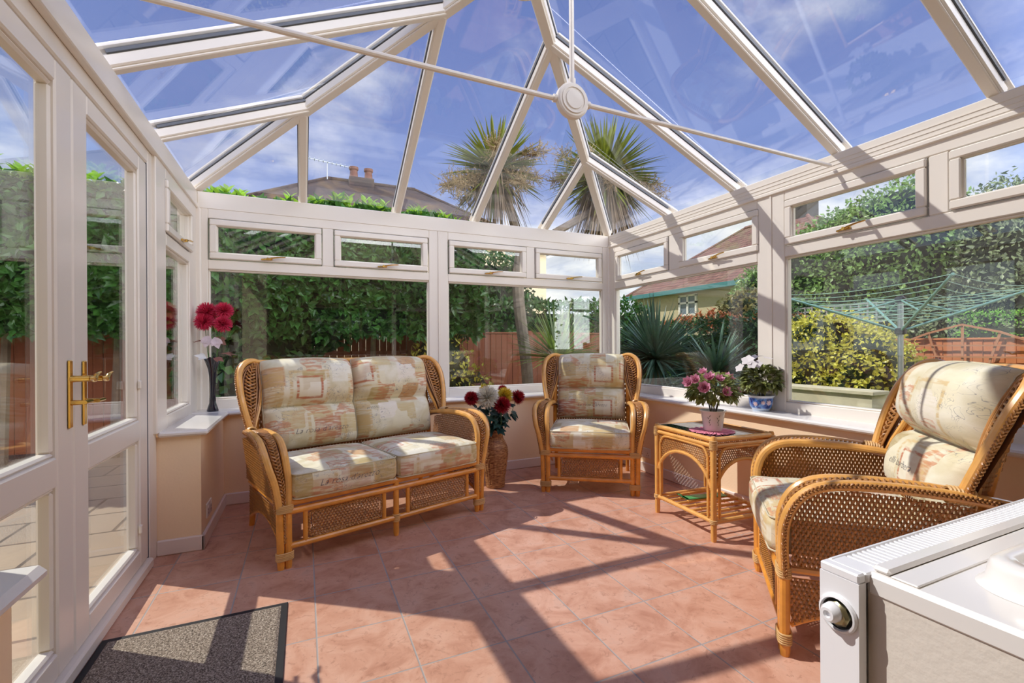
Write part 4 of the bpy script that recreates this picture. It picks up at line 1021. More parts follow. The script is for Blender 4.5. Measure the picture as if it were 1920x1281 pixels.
def fl(px,py,yy):
    u=(px-969.1)/876.5; v_=(py-648.6)/876.5; r=np.array(_F)+np.array(_rr)*u-np.array(_uu)*v_; t=yy/r[1]; return V3((0,0,1.13))+r*t
chr_=[((884,747),3.44,RED,.050,'crimson chrysanthemum furthest left in the wicker floor vase',220),
 ((914,745),3.42,CRM,.080,'large cream white chrysanthemum in the wicker floor vase',260),
 ((908,731),3.53,YEL,.038,'small yellow chrysanthemum peeping above the cream white one',110),
 ((946,742),3.46,YEL,.060,'yellow chrysanthemum in the middle of the wicker floor vase bunch',190),
 ((942,731),3.55,RED,.036,'small crimson chrysanthemum at the back of the wicker floor vase bunch',110),
 ((941,760),3.38,RED,.062,'crimson chrysanthemum at the front centre of the wicker floor vase',260),
 ((970,745),3.46,RED,.056,'crimson chrysanthemum furthest right in the wicker floor vase',200)]
for i,((px,py),yy,mt,r,lab,n) in enumerate(chr_):
    h=fl(px,py,yy); b=V3((fx+.02*math.cos(i*2.1),fy+.02*math.sin(i*2.1),.36)); lv=[]
    for k in range(6):
        t=.34+.085*k; c=b+(h-b)*t; d=rv(); d[2]*=.5; lv.append((c,d,V3((0,-.6,.7)),.10,.045,DLEAF))
    flower('chrysanthemum',b,h,unit(V3((px-930,0,0))*.018+V3((0,-.75,.55))),mt,GSTEM,lab,'flower','chrysanthemums in the wicker floor vase',r*1.2,int(n*1.2),r*.95,.010,lv,bend=.02,hemi=-.55)
# potted flowering plants
def pottedplant(c,R,Hh,lab,blmat,blooms,nb,leafm,name='potted_plant'):
    c=V3(c); root=empty(name,tuple(c),0,lab,'plant'); inv=Matrix.Translation(-Vector(c))
    s=MB(); 
    for k in range(11):
        a=k*2.4; q=.012+.02*rnd.random(); s.tube(spline([c+V3((q*math.cos(a)*.5,q*math.sin(a)*.5,-.02)),c+V3((q*math.cos(a)*1.4,q*math.sin(a)*1.4,Hh*.3)),c+V3((R*.6*math.cos(a),R*.6*math.sin(a),Hh*.62))],5),.0022,5)
    o=s.build('stems',pbr('dark stems',(.05,.04,.02),.6),root); o.matrix_parent_inverse=inv; o['kind']='stuff'
    f=MB()
    for k in range(nb):
        d=rv(); d[2]=abs(d[2])*1.3-.55; d=unit(d); q=(.55+.45*rnd.random()**.6); p=c+V3((d[0]*R*q,d[1]*R*q,Hh*.55+d[2]*Hh*.42*q)); 
        ld=unit(d+rv()*.6+V3((0,0,-.1))); leafshape(f,p,ld,V3((0,-.2,1))+rv()*.5,.038+.020*rnd.random(),.024,fold=.3,curl=.3,seg=4)
    o=f.build('foliage',leafm,root,ang=180); o.matrix_parent_inverse=inv; o['kind']='stuff'
    for (pos,r,flat) in blooms:
        b=MB(); dd=unit(pos-(c+V3((0,0,Hh*.4))))
        if flat:
            for k in range(5):
                a=2*math.pi*k/5; u_=unit(np.cross(dd,(.2,.9,.3))); w_=np.cross(dd,u_); e=u_*math.cos(a)+w_*math.sin(a); leafshape(b,pos,unit(e+dd*.15),dd,r,r*.95,fold=.05,curl=.05,seg=4)
        else:
            for ring_,(cnt,ll,ww,op) in enumerate(((7,r,r*.8,.35),(6,r*.8,r*.7,.8),(5,r*.6,r*.55,1.6),(3,r*.4,r*.4,3.))):
                for k in range(cnt):
                    a=2*math.pi*k/cnt+ring_*.7+rnd.random()*.3; u_=unit(np.cross(dd,(.2,.9,.3))); w_=np.cross(dd,u_); e=u_*math.cos(a)+w_*math.sin(a)
                    leafshape(b,pos-dd*.004,unit(e+dd*op),dd,ll,ww,fold=-.25,curl=-.35,seg=4)
        o=b.build('bloom',blmat,root,ang=180); o.matrix_parent_inverse=inv
    return root
pc=V3((2.305,2.14,.600))
p=MB(); p.lathe([(.052,0),(.054,.004),(.058,.03),(.066,.085),(.070,.112),(.0775,.118),(.078,.124),(.074,.124),(.066,.116),(.060,.108)],tuple(pc),40)
p.lathe([(.058,.106),(.058,.107)],tuple(pc),24,mi=1)
for a0 in (-1.9,-1.05,-2.7):
    for k in range(5):
        a=a0+.04*math.sin(k*1.7); z=.035+k*.013; q=.0585+ (z-.03)*.18; leafshape(p,pc+V3((q*math.cos(a)*1.005,q*math.sin(a)*1.005,z)),V3((math.cos(a+1.57)*.5*(-1)**k,math.sin(a+1.57)*.5*(-1)**k,1)),V3((math.cos(a),math.sin(a),0)),.016,.005,mi=2,fold=0,curl=0)
o=p.build('plant_pot',[pbr('glazed white pot',(.84,.80,.79),.18,coat=.4),pbr('potting soil',(.02,.012,.008),.9),pbr('grey green motif',(.16,.17,.13),.5)],loc=tuple(pc),ang=50); tag(o,'white glazed flower pot standing on the pink doily on the side table','pot')
bl=[]
for (px,py,yy,r) in ((1291,717,2.05,.032),(1318,698,2.13,.028),(1304,712,2.02,.03),(1321,727,1.99,.036),(1330,708,2.08,.034),(1349,711,2.05,.028),(1366,709,2.14,.034),(1360,724,2.08,.026),(1361,735,2.0,.03),(1380,735,2.06,.034),(1368,742,2.08,.026)): bl.append((fl(px,py,yy),r*1.25,False))
pottedplant(pc+V3((0,0,.112)),.135,.235,'rose like plant with pink double blooms growing in the white pot on the table',pbr('rose pink petals',(.94,.40,.54),.55,var=.3,isl=1,trans=.25),bl,470,pbr('yellow green leaf',(.27,.31,.08),.5,var=.7,isl=1,trans=.2))
bc=V3((2.858,2.236,SZ+.0005))
def bluemat():
    m,nt,o=newmat('blue and white porcelain'); b=mk(nt,'ShaderNodeBsdfPrincipled',i_Roughness=.12); b.inputs['Coat Weight'].default_value=.5; nt.links.new(b.outputs[0],o.inputs[0])
    tc=mk(nt,'ShaderNodeTexCoord'); s=mk(nt,'ShaderNodeSeparateXYZ'); nt.links.new(tc.outputs['Object'],s.inputs[0])
    n=mk(nt,'ShaderNodeTexNoise',i_Scale=26.,i_Detail=4.,i_Distortion=1.); nt.links.new(tc.outputs['Object'],n.inputs['Vector'])
    c=ramp(nt,n.outputs[0],[(.34,(.01,.02,.13)),(.47,(.03,.10,.42)),(.6,(.13,.30,.68)),(.72,(.45,.62,.85))])
    a=mth(nt,'ARCTAN2',s.outputs[1],s.outputs[0])
    band=mth(nt,'MULTIPLY',ramp(nt,s.outputs[2],[(.016,0.),(.02,1.)]),ramp(nt,s.outputs[2],[(.088,1.),(.092,0.)])); c=mixc(nt,band,(.70,.77,.86),c)
    dots=mth(nt,'GREATER_THAN',mth(nt,'SINE',mth(nt,'MULTIPLY',a,60.0)),.2); dz=mth(nt,'MULTIPLY',mth(nt,'LESS_THAN',s.outputs[2],.013),dots); c=mixc(nt,dz,c,(.2,.35,.6))
    nt.links.new(c,b.inputs['Base Color']); return m
p=MB(); prof=[(.050,0),(.052,.004),(.056,.012),(.068,.03),(.075,.055),(.077,.085),(.078,.094),(.086,.101),(.087,.106),(.080,.106),(.074,.098),(.070,.085)]
p.lathe(prof,tuple(bc),44); p.lathe([(.071,.086),(.071,.0865)],tuple(bc),24,mi=1)
def bowlr(z): return float(np.interp(z,[q[1] for q in prof[:7]],[q[0] for q in prof[:7]]))
for (a0,z0,R0) in ((-2.30,.060,.016),(-1.78,.058,.021),(-2.95,.05,.018),(-1.1,.05,.018)):
    for k in range(8):
        t=2*math.pi*k/8; poly=[]
        for q in range(7):
            tt=q/6; w_=.35*math.sin(math.pi*tt); rr_=R0*tt
            poly.append((a0+ (rr_*math.cos(t)-w_*R0*.55*math.sin(t))/.075, z0+rr_*math.sin(t)+w_*R0*.55*math.cos(t)))
        for q in range(5,0,-1):
            tt=q/6; w_=-.35*math.sin(math.pi*tt); rr_=R0*tt
            poly.append((a0+ (rr_*math.cos(t)-w_*R0*.55*math.sin(t))/.075, z0+rr_*math.sin(t)+w_*R0*.55*math.cos(t)))
        p.add([tuple(bc+V3(((bowlr(z)+.0012)*math.cos(a),(bowlr(z)+.0012)*math.sin(a),z))) for a,z in poly],[tuple(range(len(poly)))],2)
o=p.build('planter_bowl',[bluemat(),MATS['potting soil'],pbr('pale pink flower motif',(.82,.62,.66),.2)],loc=tuple(bc),ang=50); tag(o,'blue and white porcelain bowl planter on the right window sill','pot')
bl=[]
for (px,py,yy,r) in ((1387,690,2.30,.026),(1402,676,2.24,.034),(1412,671,2.28,.03),(1420,683,2.19,.026),(1425,668,2.30,.026),(1440,672,2.24,.026),(1410,684,2.20,.026)): bl.append((fl(px,py,yy-.06),r*1.35,True))
pottedplant(bc+V3((0,0,.085)),.115,.215,'bushy plant with flat white blooms growing in the blue and white bowl',pbr('white pink petals',(.88,.82,.80),.55,var=.06,isl=1,trans=.2),bl,480,pbr('olive leaf',(.22,.25,.07),.45,var=1.2,isl=1,trans=.15))

# ------------------------------------------------------------------ garden
nr=np.random.default_rng(5)
def leafcloud(mb,P,N,L,W,jit=.7,mi=0,droop=.2,spread=.35):
    """P points, N outward normals -> many folded leaves (4 verts, 2 faces each)"""
    n=len(P); d=N*spread+nr.normal(size=(n,3))*jit; d[:,2]-=droop; d/=np.linalg.norm(d,axis=1)[:,None]
    q=N+nr.normal(size=(n,3))*.5; s=np.cross(d,q); s/=np.linalg.norm(s,axis=1)[:,None]; up=np.cross(s,d)
    l=(L*(.6+.7*nr.random(n)))[:,None]; w_=l*W/L
    A=P; B=P+d*l*.45-s*w_*.5+up*w_*.18; Cc=P+d*l; D=P+d*l*.45+s*w_*.5+up*w_*.18; M_=P+d*l*.5
    V=np.stack([A,B,Cc,D],1).reshape(-1,3); o=np.arange(n)*4
    F=[(a,a+1,a+2) for a in o]+[(a,a+2,a+3) for a in o]
    mb.add(V,[tuple(int(x) for x in f) for f in F],mi)
def blob(mb,c,r,mi=0,amp=.18,fr=1.3,nu=26,nv=16,seed=0):
    c=V3(c); r=V3(r)
    def fn(u,v):
        a=2*math.pi*u; b=math.pi*v; d=V3((math.sin(b)*math.cos(a),math.sin(b)*math.sin(a),math.cos(b))); k=1+amp*noise.noise(Vector(d*fr*2.2)+Vector((seed,seed*.7,0))); return c+d*r*k
    mb.grid(fn,nu,nv,mi)
def crown(mb,blobs,n,L,W,mi=0,core=1,amp=.22,**k):
    tot=sum(r[0]*r[1]+r[1]*r[2]+r[0]*r[2] for c,r in blobs)
    for i,(c,r) in enumerate(blobs):
        m_=int(n*(r[0]*r[1]+r[1]*r[2]+r[0]*r[2])/tot); d=nr.normal(size=(m_,3)); d/=np.linalg.norm(d,axis=1)[:,None]
        kk=np.array([1+amp*noise.noise(Vector(q*2.9)+Vector((i,i*.7,0)))+.10*noise.noise(Vector(q*9)) for q in d])[:,None]
        P=V3(c)+d*V3(r)*kk*(.86+.2*nr.random((m_,1))); leafcloud(mb,P,d,L,W,mi=mi,**k)
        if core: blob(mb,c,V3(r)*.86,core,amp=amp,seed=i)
def wallcloud(mb,x0,x1,y0,y1,z0,z1,n,L,W,ax,mi=0,bulge=.25,top=True,**k):
    """leafy face of a hedge, ax=0: faces along x, ax=1: faces along y (towards lower values / given sign)"""
    pass
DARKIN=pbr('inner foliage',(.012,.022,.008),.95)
def tree_obj(name,lab,cat,blobs,n,L,W,mat,trunk=None,tmat=None,grp=None,**k):
    base=blobs[0][0]; root=empty(name,(base[0],base[1],-.12),0,lab,cat,grp); inv=Matrix.Translation(-Vector((base[0],base[1],-.12)))
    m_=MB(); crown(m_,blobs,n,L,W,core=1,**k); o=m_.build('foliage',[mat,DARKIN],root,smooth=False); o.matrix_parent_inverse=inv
    if trunk:
        t=MB()
        for (pts,rs) in trunk: t.tube(spline(pts,5),list(np.interp(np.linspace(0,1,(len(pts)-1)*5+1),np.linspace(0,1,len(rs)),rs)),10)
        o=t.build('trunk',tmat or BARK,root); o.matrix_parent_inverse=inv
    return root
BARK=pbr('grey bark',(.20,.16,.12),.9,var=.3,vscale=10,bump=.6,bscale=20)
LAUREL=pbr('laurel leaf',(.055,.155,.028),.32,var=.8,vscale=1.5,isl=1,trans=.25); LAURELT=pbr('bright laurel tips',(.34,.58,.06),.35,var=.5,isl=1,trans=.35)
IVY=pbr('ivy leaf',(.05,.14,.03),.35,var=.8,isl=1,trans=.2); GOLD=pbr('golden leaf',(.78,.68,.09),.4,var=.6,isl=1,trans=.25)
TREEG=pbr('tree leaf',(.22,.36,.09),.4,var=.8,isl=1,trans=.22); TREEB=pbr('tree leaf grey green',(.25,.31,.15),.45,var=.7,isl=1,trans=.2)
REDR=pbr('red tipped leaf',(.62,.20,.07),.4,var=.6,isl=1,trans=.25); DGRN=pbr('dark shrub leaf',(.05,.13,.035),.35,var=.8,isl=1,trans=.15)
LIME=pbr('clipped conifer green',(.20,.48,.04),.6,var=.5,isl=1,trans=.2)
def hedge(name,lab,x0,x1,y0,y1,z0,z1,n,L,W,mat,tip=None,amp=.18,cat='hedge',ztopvar=.12,face=None):
    root=empty(name,((x0+x1)/2,(y0+y1)/2,-.12),0,lab,cat); inv=Matrix.Translation(-Vector(((x0+x1)/2,(y0+y1)/2,-.12)))
    P=[];N=[]
    def tz(x,y): return z1+ztopvar*noise.noise(Vector((x*1.1,y*1.1,3.)))*2
    def dis(x,y,z): return amp*noise.noise(Vector((x*1.2,y*1.2,z*1.3)))+.06*noise.noise(Vector((x*5,y*5,z*5)))
    Ax=(x1-x0)*(z1-z0); Ay=(y1-y0)*(z1-z0); At=(x1-x0)*(y1-y0); tot=2*Ax+2*Ay+At
    for k in range(n):
        r=rnd.random()*tot
        if r<2*Ax: x=rnd.uniform(x0,x1); z=rnd.uniform(z0,z1+.05); s=-1 if r<Ax*1.6 else 1; y=(y0 if s<0 else y1)+s*dis(x,0,z)*1.6; nn_=(0,s,.25)
        elif r<2*Ax+2*Ay: y=rnd.uniform(y0,y1); z=rnd.uniform(z0,z1+.05); s=face or (-1 if rnd.random()<.5 else 1); x=(x0 if s<0 else x1)+s*dis(0,y,z)*1.6; nn_=(s,0,.25)
        else: x=rnd.uniform(x0,x1); y=rnd.uniform(y0,y1); z=tz(x,y); nn_=(0,-.1,1)
        P.append((x,y,min(z,tz(x,y)+.03))); N.append(nn_)
    m_=MB(); leafcloud(m_,np.array(P),np.array(N,float),L,W,mi=0)
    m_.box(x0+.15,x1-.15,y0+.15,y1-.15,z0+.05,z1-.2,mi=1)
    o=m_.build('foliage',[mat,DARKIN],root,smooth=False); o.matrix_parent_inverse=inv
    if tip:
        t=MB(); 
        cnt=tip[0]
        for k in range(cnt):
            x=rnd.uniform(x0,x1); y=rnd.uniform(y0,y0+(y1-y0)*.6); z=tz(x,y)-.03; hh=rnd.uniform(.06,.22)
            for j in range(7):
                a=j*2.4+rnd.random(); q=j/7; leafshape(t,V3((x,y,z+hh*q)),V3((math.cos(a)*(1-.5*q),math.sin(a)*(1-.5*q),.45+1.0*q)),V3((-math.cos(a),-math.sin(a),1)),tip[1]*(1.1-.4*q),tip[1]*.42,fold=.3,curl=.25,seg=3)
        o=t.build('new_shoots',tip[2],root,ang=180); o.matrix_parent_inverse=inv; o['kind']='stuff'
    if z0>.4:
        t=MB(); 
        for k in range(6): xx=x0+(x1-x0)*(k+.5)/6; yy=(y0+y1)/2; t.tube([(xx,yy,-.2),(xx+.05,yy,z0+.3)],[.05,.035],7)
        o=t.build('stems',BARK,root); o.matrix_parent_inverse=inv; o['kind']='stuff'
    return root
# back boundary: fence with a laurel hedge leaning over it
def fence(name,lab,p0,p1,z1,mat,cap=True):
    A=V3((*p0,0));B=V3((*p1,0)); Ln=np.linalg.norm(B-A); d=(B-A)/Ln; rz=math.atan2(d[1],d[0]); root=empty(name,(p0[0],p0[1],-.12),rz,lab,'fence')
    npn=max(1,round(Ln/1.83)); pw=Ln/npn
    for i in range(npn):
        b=MB(); k=0; x=i*pw+.05
        while x<(i+1)*pw-.05: b.box(x,min(x+.094,(i+1)*pw-.04),-.01+.004*(k%2),.006+.004*(k%2),.06,z1+.12,bev=.003); x+=.098; k+=1
        b.box(i*pw+.05,(i+1)*pw-.05,.01,.04,.3,.36); b.box(i*pw+.05,(i+1)*pw-.05,.01,.04,z1-.2,z1-.14)
        if cap: b.box(i*pw+.04,(i+1)*pw-.04,-.03,.03,z1+.12,z1+.145,bev=.004)
        b.build('panel',mat,root)
    for i in range(npn+1):
        b=MB(); b.box(i*pw-.04,i*pw+.04,-.045,.035,-.1,z1+.17,bev=.006); b.build('post',mat,root)
    return root
fence('garden_fence','dark red brown board fence beneath the hedge behind the sofa window',(-3.5,7.1),(5.2,7.1),1.33,FENCE)
hedge('laurel_hedge','tall dark laurel hedge overhanging the fence behind the sofa window',-3.4,2.25,6.15,7.4,1.25,2.80,17000,.13,.065,LAUREL,(230,.15,LAURELT))
tree_obj('climbing_ivy','dark ivy mass hanging low over the left of the back fence','ivy',[((-.6,6.7,.9),(.75,.4,.9)),((.1,6.75,1.6),(.6,.35,.5))],2600,.11,.09,IVY)
tree_obj('golden_shrub','small golden leaved shrub low in front of the back fence','shrub',[((1.75,6.45,.65),(.45,.35,.75)),((2.1,6.3,.3),(.4,.3,.5))],1800,.075,.04,GOLD,jit=.8)
# left boundary
fence('garden_fence','dark brown board fence along the left boundary seen through the doors',(-3.7,17.0),(-3.7,7.1),1.5,FENCE)
hedge('laurel_hedge','leafy hedge above the left boundary fence seen through the doors',-5.0,-3.55,7.3,16.5,1.45,2.75,9000,.17,.08,LAUREL,(60,.17,LAURELT),face=1)
tree_obj('garden_tree','bushy tree rising at the far left beyond the open glazed door','tree',[((-5.6,9.6,3.4),(1.1,1.4,1.5)),((-5.9,8.2,3.0),(1.0,1.0,1.2))],4200,.17,.08,TREEG,[([( -5.6,9.4,-.2),(-5.6,9.5,3)],[.15,.1])])
tree_obj('garden_tree','rounded tree above the hedge seen through the second glazed door','tree',[((-5.6,14.2,3.6),(1.3,2.0,1.2))],2600,.19,.09,LAUREL,[([( -5.6,14.2,-.2),(-5.6,14.2,3)],[.15,.1])])
# cabbage palm
STRAP=pbr('palm blade',(.20,.24,.03),.4,var=.7,isl=1,trans=.25); DEADB=pbr('dry hanging palm blade',(.24,.17,.10),.7,var=.5,isl=1,trans=.1); PANI=pbr('dry palm flower spray',(.36,.26,.12),.8,var=.4,isl=1)
def blade(mb,p,d,L,W,droop=.3,seg=5,mi=0):
    d=unit(d); s=np.cross(d,(0,0,1)); s=unit(s) if np.linalg.norm(s)>.05 else V3((1,0,0)); V=[];F=[]
    for k in range(seg+1):
        t=k/seg; w_=W*.5*(1-t**2.5)*(.5+min(.5,t*3)); c=V3(p)+d*L*t+V3((0,0,-1))*(droop*L*t*t*(.3+math.hypot(d[0],d[1]))); V+= [c-s*w_,c+V3((0,0,-w_*.35)),c+s*w_]
    for k in range(seg): a=3*k; F+=[(a,a+1,a+4,a+3),(a+1,a+2,a+5,a+4)]
    mb.add(V,F,mi)
def head(c,R,n,nd,npn,skirt,lean=(0,0,0)):
    g_=MB();dd=MB();pn=MB(); c=V3(c)
    for k in range(n):
        d=rv(); d[2]=d[2]*.8+.30; blade(g_,c+unit(d)*.05,d,R*rnd.uniform(.7,1.12),.055,droop=.10)
    for k in range(nd):
        a=rnd.uniform(0,6.28); q=rnd.uniform(.05,.32); p=c+V3((q*math.cos(a),q*math.sin(a),-rnd.uniform(0,.35))); blade(dd,p,V3((math.cos(a)*.45,math.sin(a)*.45,-1)),rnd.uniform(.5,1)*skirt,.022,droop=.1)
    for k in range(npn):
        a=2*math.pi*k/npn+rnd.uniform(-.3,.3); ax=V3((math.cos(a),math.sin(a),-.10+rnd.uniform(-.45,.45)))
        tip=c+ax*R*rnd.uniform(.8,1.1); pn.tube(spline([c,(c+tip)/2+V3((0,0,.06)),tip],5),.008,5)
        for j in range(130):
            t=rnd.uniform(.25,1.05); p=c+ax*R*t*.95; d=unit(ax*.4+rv()*.9); e=p+d*rnd.uniform(.1,.26); pn.tube([tuple(p),tuple((p+e)/2+V3((0,0,-.01))),tuple(e)],[.004,.004,.002],4,cap=False)
            for q in range(5): f_=rnd.uniform(.3,1); leafshape(pn,p+(e-p)*f_,rv(),rv(),.035,.012,seg=2)
    return g_,dd,pn
def palm():
    base=(3.0,6.15,-.12); root=empty('cabbage_palm',base,0,'tall two headed cabbage palm with dry flower sprays beyond the glass roof','palm'); inv=Matrix.Translation(-Vector(base))
    t=MB(); t.tube(spline([(3.0,6.15,-.15),(2.95,6.15,.8),(2.82,6.15,1.9),(2.9,6.2,2.6)],6),.085,10); t.tube(spline([(2.88,6.2,2.5),(2.75,6.2,3.0),(2.55,6.2,3.5)],5),.06,9); t.tube(spline([(2.9,6.2,2.5),(3.4,6.25,2.8),(4.2,6.3,3.3),(4.45,6.3,3.7)],5),.06,9)
    t.build('trunk',BARK,root).matrix_parent_inverse=inv
    for i,(c,R,n,nd,npn,sk) in enumerate((((2.50,6.2,3.62),.74,300,150,10,.8),((4.45,6.3,3.85),.92,460,420,10,1.15))):
        a,b,c2=head(c,R,n,nd,npn,sk)
        for mb_,nm,mt in ((a,'green_blades',STRAP),(b,'dry_skirt',DEADB),(c2,'flower_sprays',PANI)):
            o=mb_.build(nm,mt,root,smooth=False); o.matrix_parent_inverse=inv; o['kind']='stuff'
palm()
def spiky(name,lab,c,R,n,W,mat,droop=.12,zb=.0,cat='plant',trunk=0,under=.15):
    c=V3(c); root=empty(name,(c[0],c[1],-.12),0,lab,cat); inv=Matrix.Translation(-Vector((c[0],c[1],-.12))); g_=MB()
    for k in range(n):
        d=rv(); d[2]=abs(d[2])*1.15-under; blade(g_,c,d,R*rnd.uniform(.75,1.08),W,droop=droop,seg=4)
    o=g_.build('blades',mat,root,smooth=False); o.matrix_parent_inverse=inv; o['kind']='stuff'
    t=MB(); t.tube([(c[0],c[1],-.15),tuple(c)],[.09,.08],9); o=t.build('stem',BARK,root); o.matrix_parent_inverse=inv
spiky('yucca','upright green and yellow striped yucca outside the window behind the corner armchair',(3.02,5.35,.95),.85,120,.045,pbr('striped yucca blade',(.20,.30,.06),.35,var=.8,isl=1,trans=.3),under=.0)
AGV=pbr('blue green yucca blade',(.10,.18,.12),.32,var=.9,isl=1,trans=.12)
spiky('spiky_yucca','large dark blue green spiky yucca filling the left pane of the right wall',(4.6,5.3,.92),1.02,560,.05,AGV,droop=.14,under=.45)
spiky('spiky_yucca','second dark spiky yucca just right of the larger one',(4.75,4.35,.72),.85,380,.045,AGV,droop=.25,under=.45)
hedge('photinia_hedge','dark hedge with orange red tips behind the spiky yuccas',6.2,7.6,5.0,8.6,-.1,1.50,8000,.10,.05,DGRN,(230,.09,REDR),ztopvar=.10,face=-1)
fence('garden_fence','red brown board fence panel seen beside the right wall mullion',(8.4,9.2),(8.4,4.3),1.15,FENCEO)
# grey trellis strip
tr_=empty('trellis',(8.3,6.0,1.3),R_(90),'weathered grey lattice trellis above the fence behind the window mullion','trellis')
b=MB()
for k in range(26): b.box(-1.6+k*.13,-1.58+k*.13,-.008,.008,0,.5)
b.build('lattice_uprights',pbr('weathered grey timber',(.30,.28,.27),.9),tr_)['kind']='stuff'
b=MB()
for k in range(7): b.box(-1.7,1.7,-.018,-.002,.02+k*.075,.045+k*.075)
b.build('lattice_rails',MATS['weathered grey timber'],tr_)['kind']='stuff'
tree_obj('photinia','bronze green shrub rising over the fence near the right wall mullion','shrub',[((7.9,6.4,1.75),(.5,.6,.42))],1600,.10,.05,pbr('bronze leaf',(.22,.20,.06),.4,var=.7,isl=1,trans=.2))
# large trees to the right
tree_obj('garden_tree','broad tall dense green tree filling the top of the right hand window','tree',[((11,6.6,2.3),(1.5,1.7,1.55)),((11.2,5.4,3.0),(1.4,1.15,1.35)),((10.6,7.9,1.9),(1.2,1.0,1.2)),((11.4,6.3,3.2),(1.2,1.0,1.0))],30000,.105,.055,TREEG,[([(11.2,6.3,-.2),(11.2,6.2,1.8)],[.22,.15])])
tree_obj('garden_tree','greyer green tree at the right edge of the right hand window','tree',[((11.5,4.0,2.2),(1.1,.85,1.75)),((11.2,3.3,1.4),(.9,.8,1.0)),((10.9,4.6,1.2),(.9,.8,.9))],17000,.10,.05,TREEB,[([(11.5,4.0,-.2),(11.5,4.0,1.8)],[.2,.14])])
hedge('clipped_hedge','clipped bright green hedge above the orange fence',8.2,9.2,-1.5,3.45,-.1,1.52,6500,.05,.02,LIME,ztopvar=.03,amp=.05,face=-1)
fence('garden_fence','sunlit orange board fence behind the rotary clothes line',(7.5,3.95),(7.5,-3.4),1.17,FENCEO)
tree_obj('golden_shrub','large golden yellow leaved shrub behind the rotary clothes line','shrub',[((5.75,3.62,.85),(.62,.62,.62)),((5.75,3.15,.75),(.55,.45,.55)),((5.8,4.0,.5),(.6,.5,.5))],12000,.055,.034,GOLD,jit=.9)
tree_obj('dark_shrub','dark green shrub in the shade at the left edge of the right hand window','shrub',[((6.1,4.55,.85),(.6,.5,.85))],2600,.07,.035,DGRN)
pl=MB(); pl.box(4.85,5.05,2.62,3.9,-.12,.64); pl.box(5.05,6.2,2.62,2.78,-.12,.64); pl.box(4.82,5.08,2.59,3.9,.64,.68,bev=.006); o=pl.build('planter_wall',pbr('weathered cream render',(.55,.50,.36),.9,var=.2,vscale=6),loc=(4.95,3.4,-.12)); tag(o,'low cream rendered planter wall below the golden shrub','garden wall')
bn=empty('garden_bench',(6.6,3.25,-.12),R_(90),'grey slatted bench against the fence behind the rotary line pole','bench')
b=MB(); 
for k in range(3): b.box(-.5,.5,-.1+k*.12,-.02+k*.12,.42,.45)
b.build('seat',MATS['weathered grey timber'],bn)['kind']='stuff'
for x in (-.45,.4): MB().box(x,x+.05,-.1,.2,0,.42).build('leg',MATS['weathered grey timber'],bn)
for k in range(2): MB().box(-.5,.5,-.16,-.13,.55+k*.14,.62+k*.14).build('back_slat',MATS['weathered grey timber'],bn)
# fan trellis on the orange fence
ft=empty('fan_trellis',(7.44,3.0,.2),R_(-90),'fan shaped brown wooden trellis fixed to the orange fence','trellis')
TW=pbr('pale brown lath',(.46,.20,.10),.8)
fan=[(-.62,.93),(-.36,1.05),(-.10,1.14),(.10,1.14),(.36,1.05),(.62,.93)]
tops=[(-.66,.93),(-.35,1.06),(-.0,1.16),(.35,1.06),(.70,.90)]; bots=[(-.12,.0),(-.06,.0),(0,0),(.06,0),(.12,0)]
def lath(a,b,y,w_,nm):
    A=V3((a[0],0,a[1]));B=V3((b[0],0,b[1])); d=unit(B-A); n_=V3((-d[2],0,d[0])); q=MB()
    V=[A-n_*w_,A+n_*w_,B+n_*w_,B-n_*w_]; V=[tuple(v+V3((0,y,0))) for v in V]+[tuple(v+V3((0,y+.012,0))) for v in V]
    q.add(V,[(0,1,2,3),(7,6,5,4),(0,4,5,1),(1,5,6,2),(2,6,7,3),(3,7,4,0)]); q.build(nm,TW,ft,smooth=False)
for a,b in zip(tops,bots): lath(a,b,0,.012,'upright')
for k in range(4): lath(tops[k],tops[k+1],-.014,.012,'top_lath')
for z in (.90,.76,.62,.48,.34):
    hw_=.12+(.66-.12)*z/.93; lath((-hw_,z),(hw_,z),-.014,.010,'cross_lath')
# rotary clothes line
rc=empty('rotary_clothes_line',(4.9,2.41,-.12),R_(0),'folding rotary clothes line with green arms standing outside the right window','clothes line')
STEEL=pbr('galvanised steel',(.42,.47,.50),.35,.8); GRNP=pbr('green coated tube',(.22,.42,.36),.4,.2); LINE=pbr('green plastic line',(.30,.52,.40),.5)
MB().tube([(0,0,0),(0,0,1.68)],.022,12).build('pole',STEEL,rc)
MB().lathe([(.03,0),(.045,.01),(.045,.05),(.03,.06)],(0,0,1.33),12).build('lower_hub',DARK,rc); MB().lathe([(.03,0),(.042,.01),(.042,.04),(.02,.06)],(0,0,1.62),12).build('upper_hub',DARK,rc)
th0=R_(43); Rr_=1.0; tips=[]
for k in range(4):
    a=th0+k*math.pi/2; tip=V3((Rr_*math.cos(a),Rr_*math.sin(a),1.74)); tips.append(tip)
    MB().tube([(0,0,1.36),tuple(tip)],.011,8).build('arm',GRNP,rc)
    mid=V3((0,0,1.36))+(tip-V3((0,0,1.36)))*.42; MB().tube([(0,0,1.645),tuple(mid)],.008,8).build('strut',GRNP,rc)
for j in range(8):
    f=.30+.70*j/7; pts=[V3((0,0,1.36))+(t-V3((0,0,1.36)))*f for t in tips]; q=MB()
    pp=[]
    for a,b in zip(pts,pts[1:]+pts[:1]):
        for s_ in range(6): t=s_/6; pp.append(tuple(a+(b-a)*t-V3((0,0,.05*f*4*t*(1-t)))))
    q.tube(pp,.0028,5,closed=True); q.build('line',LINE,rc)
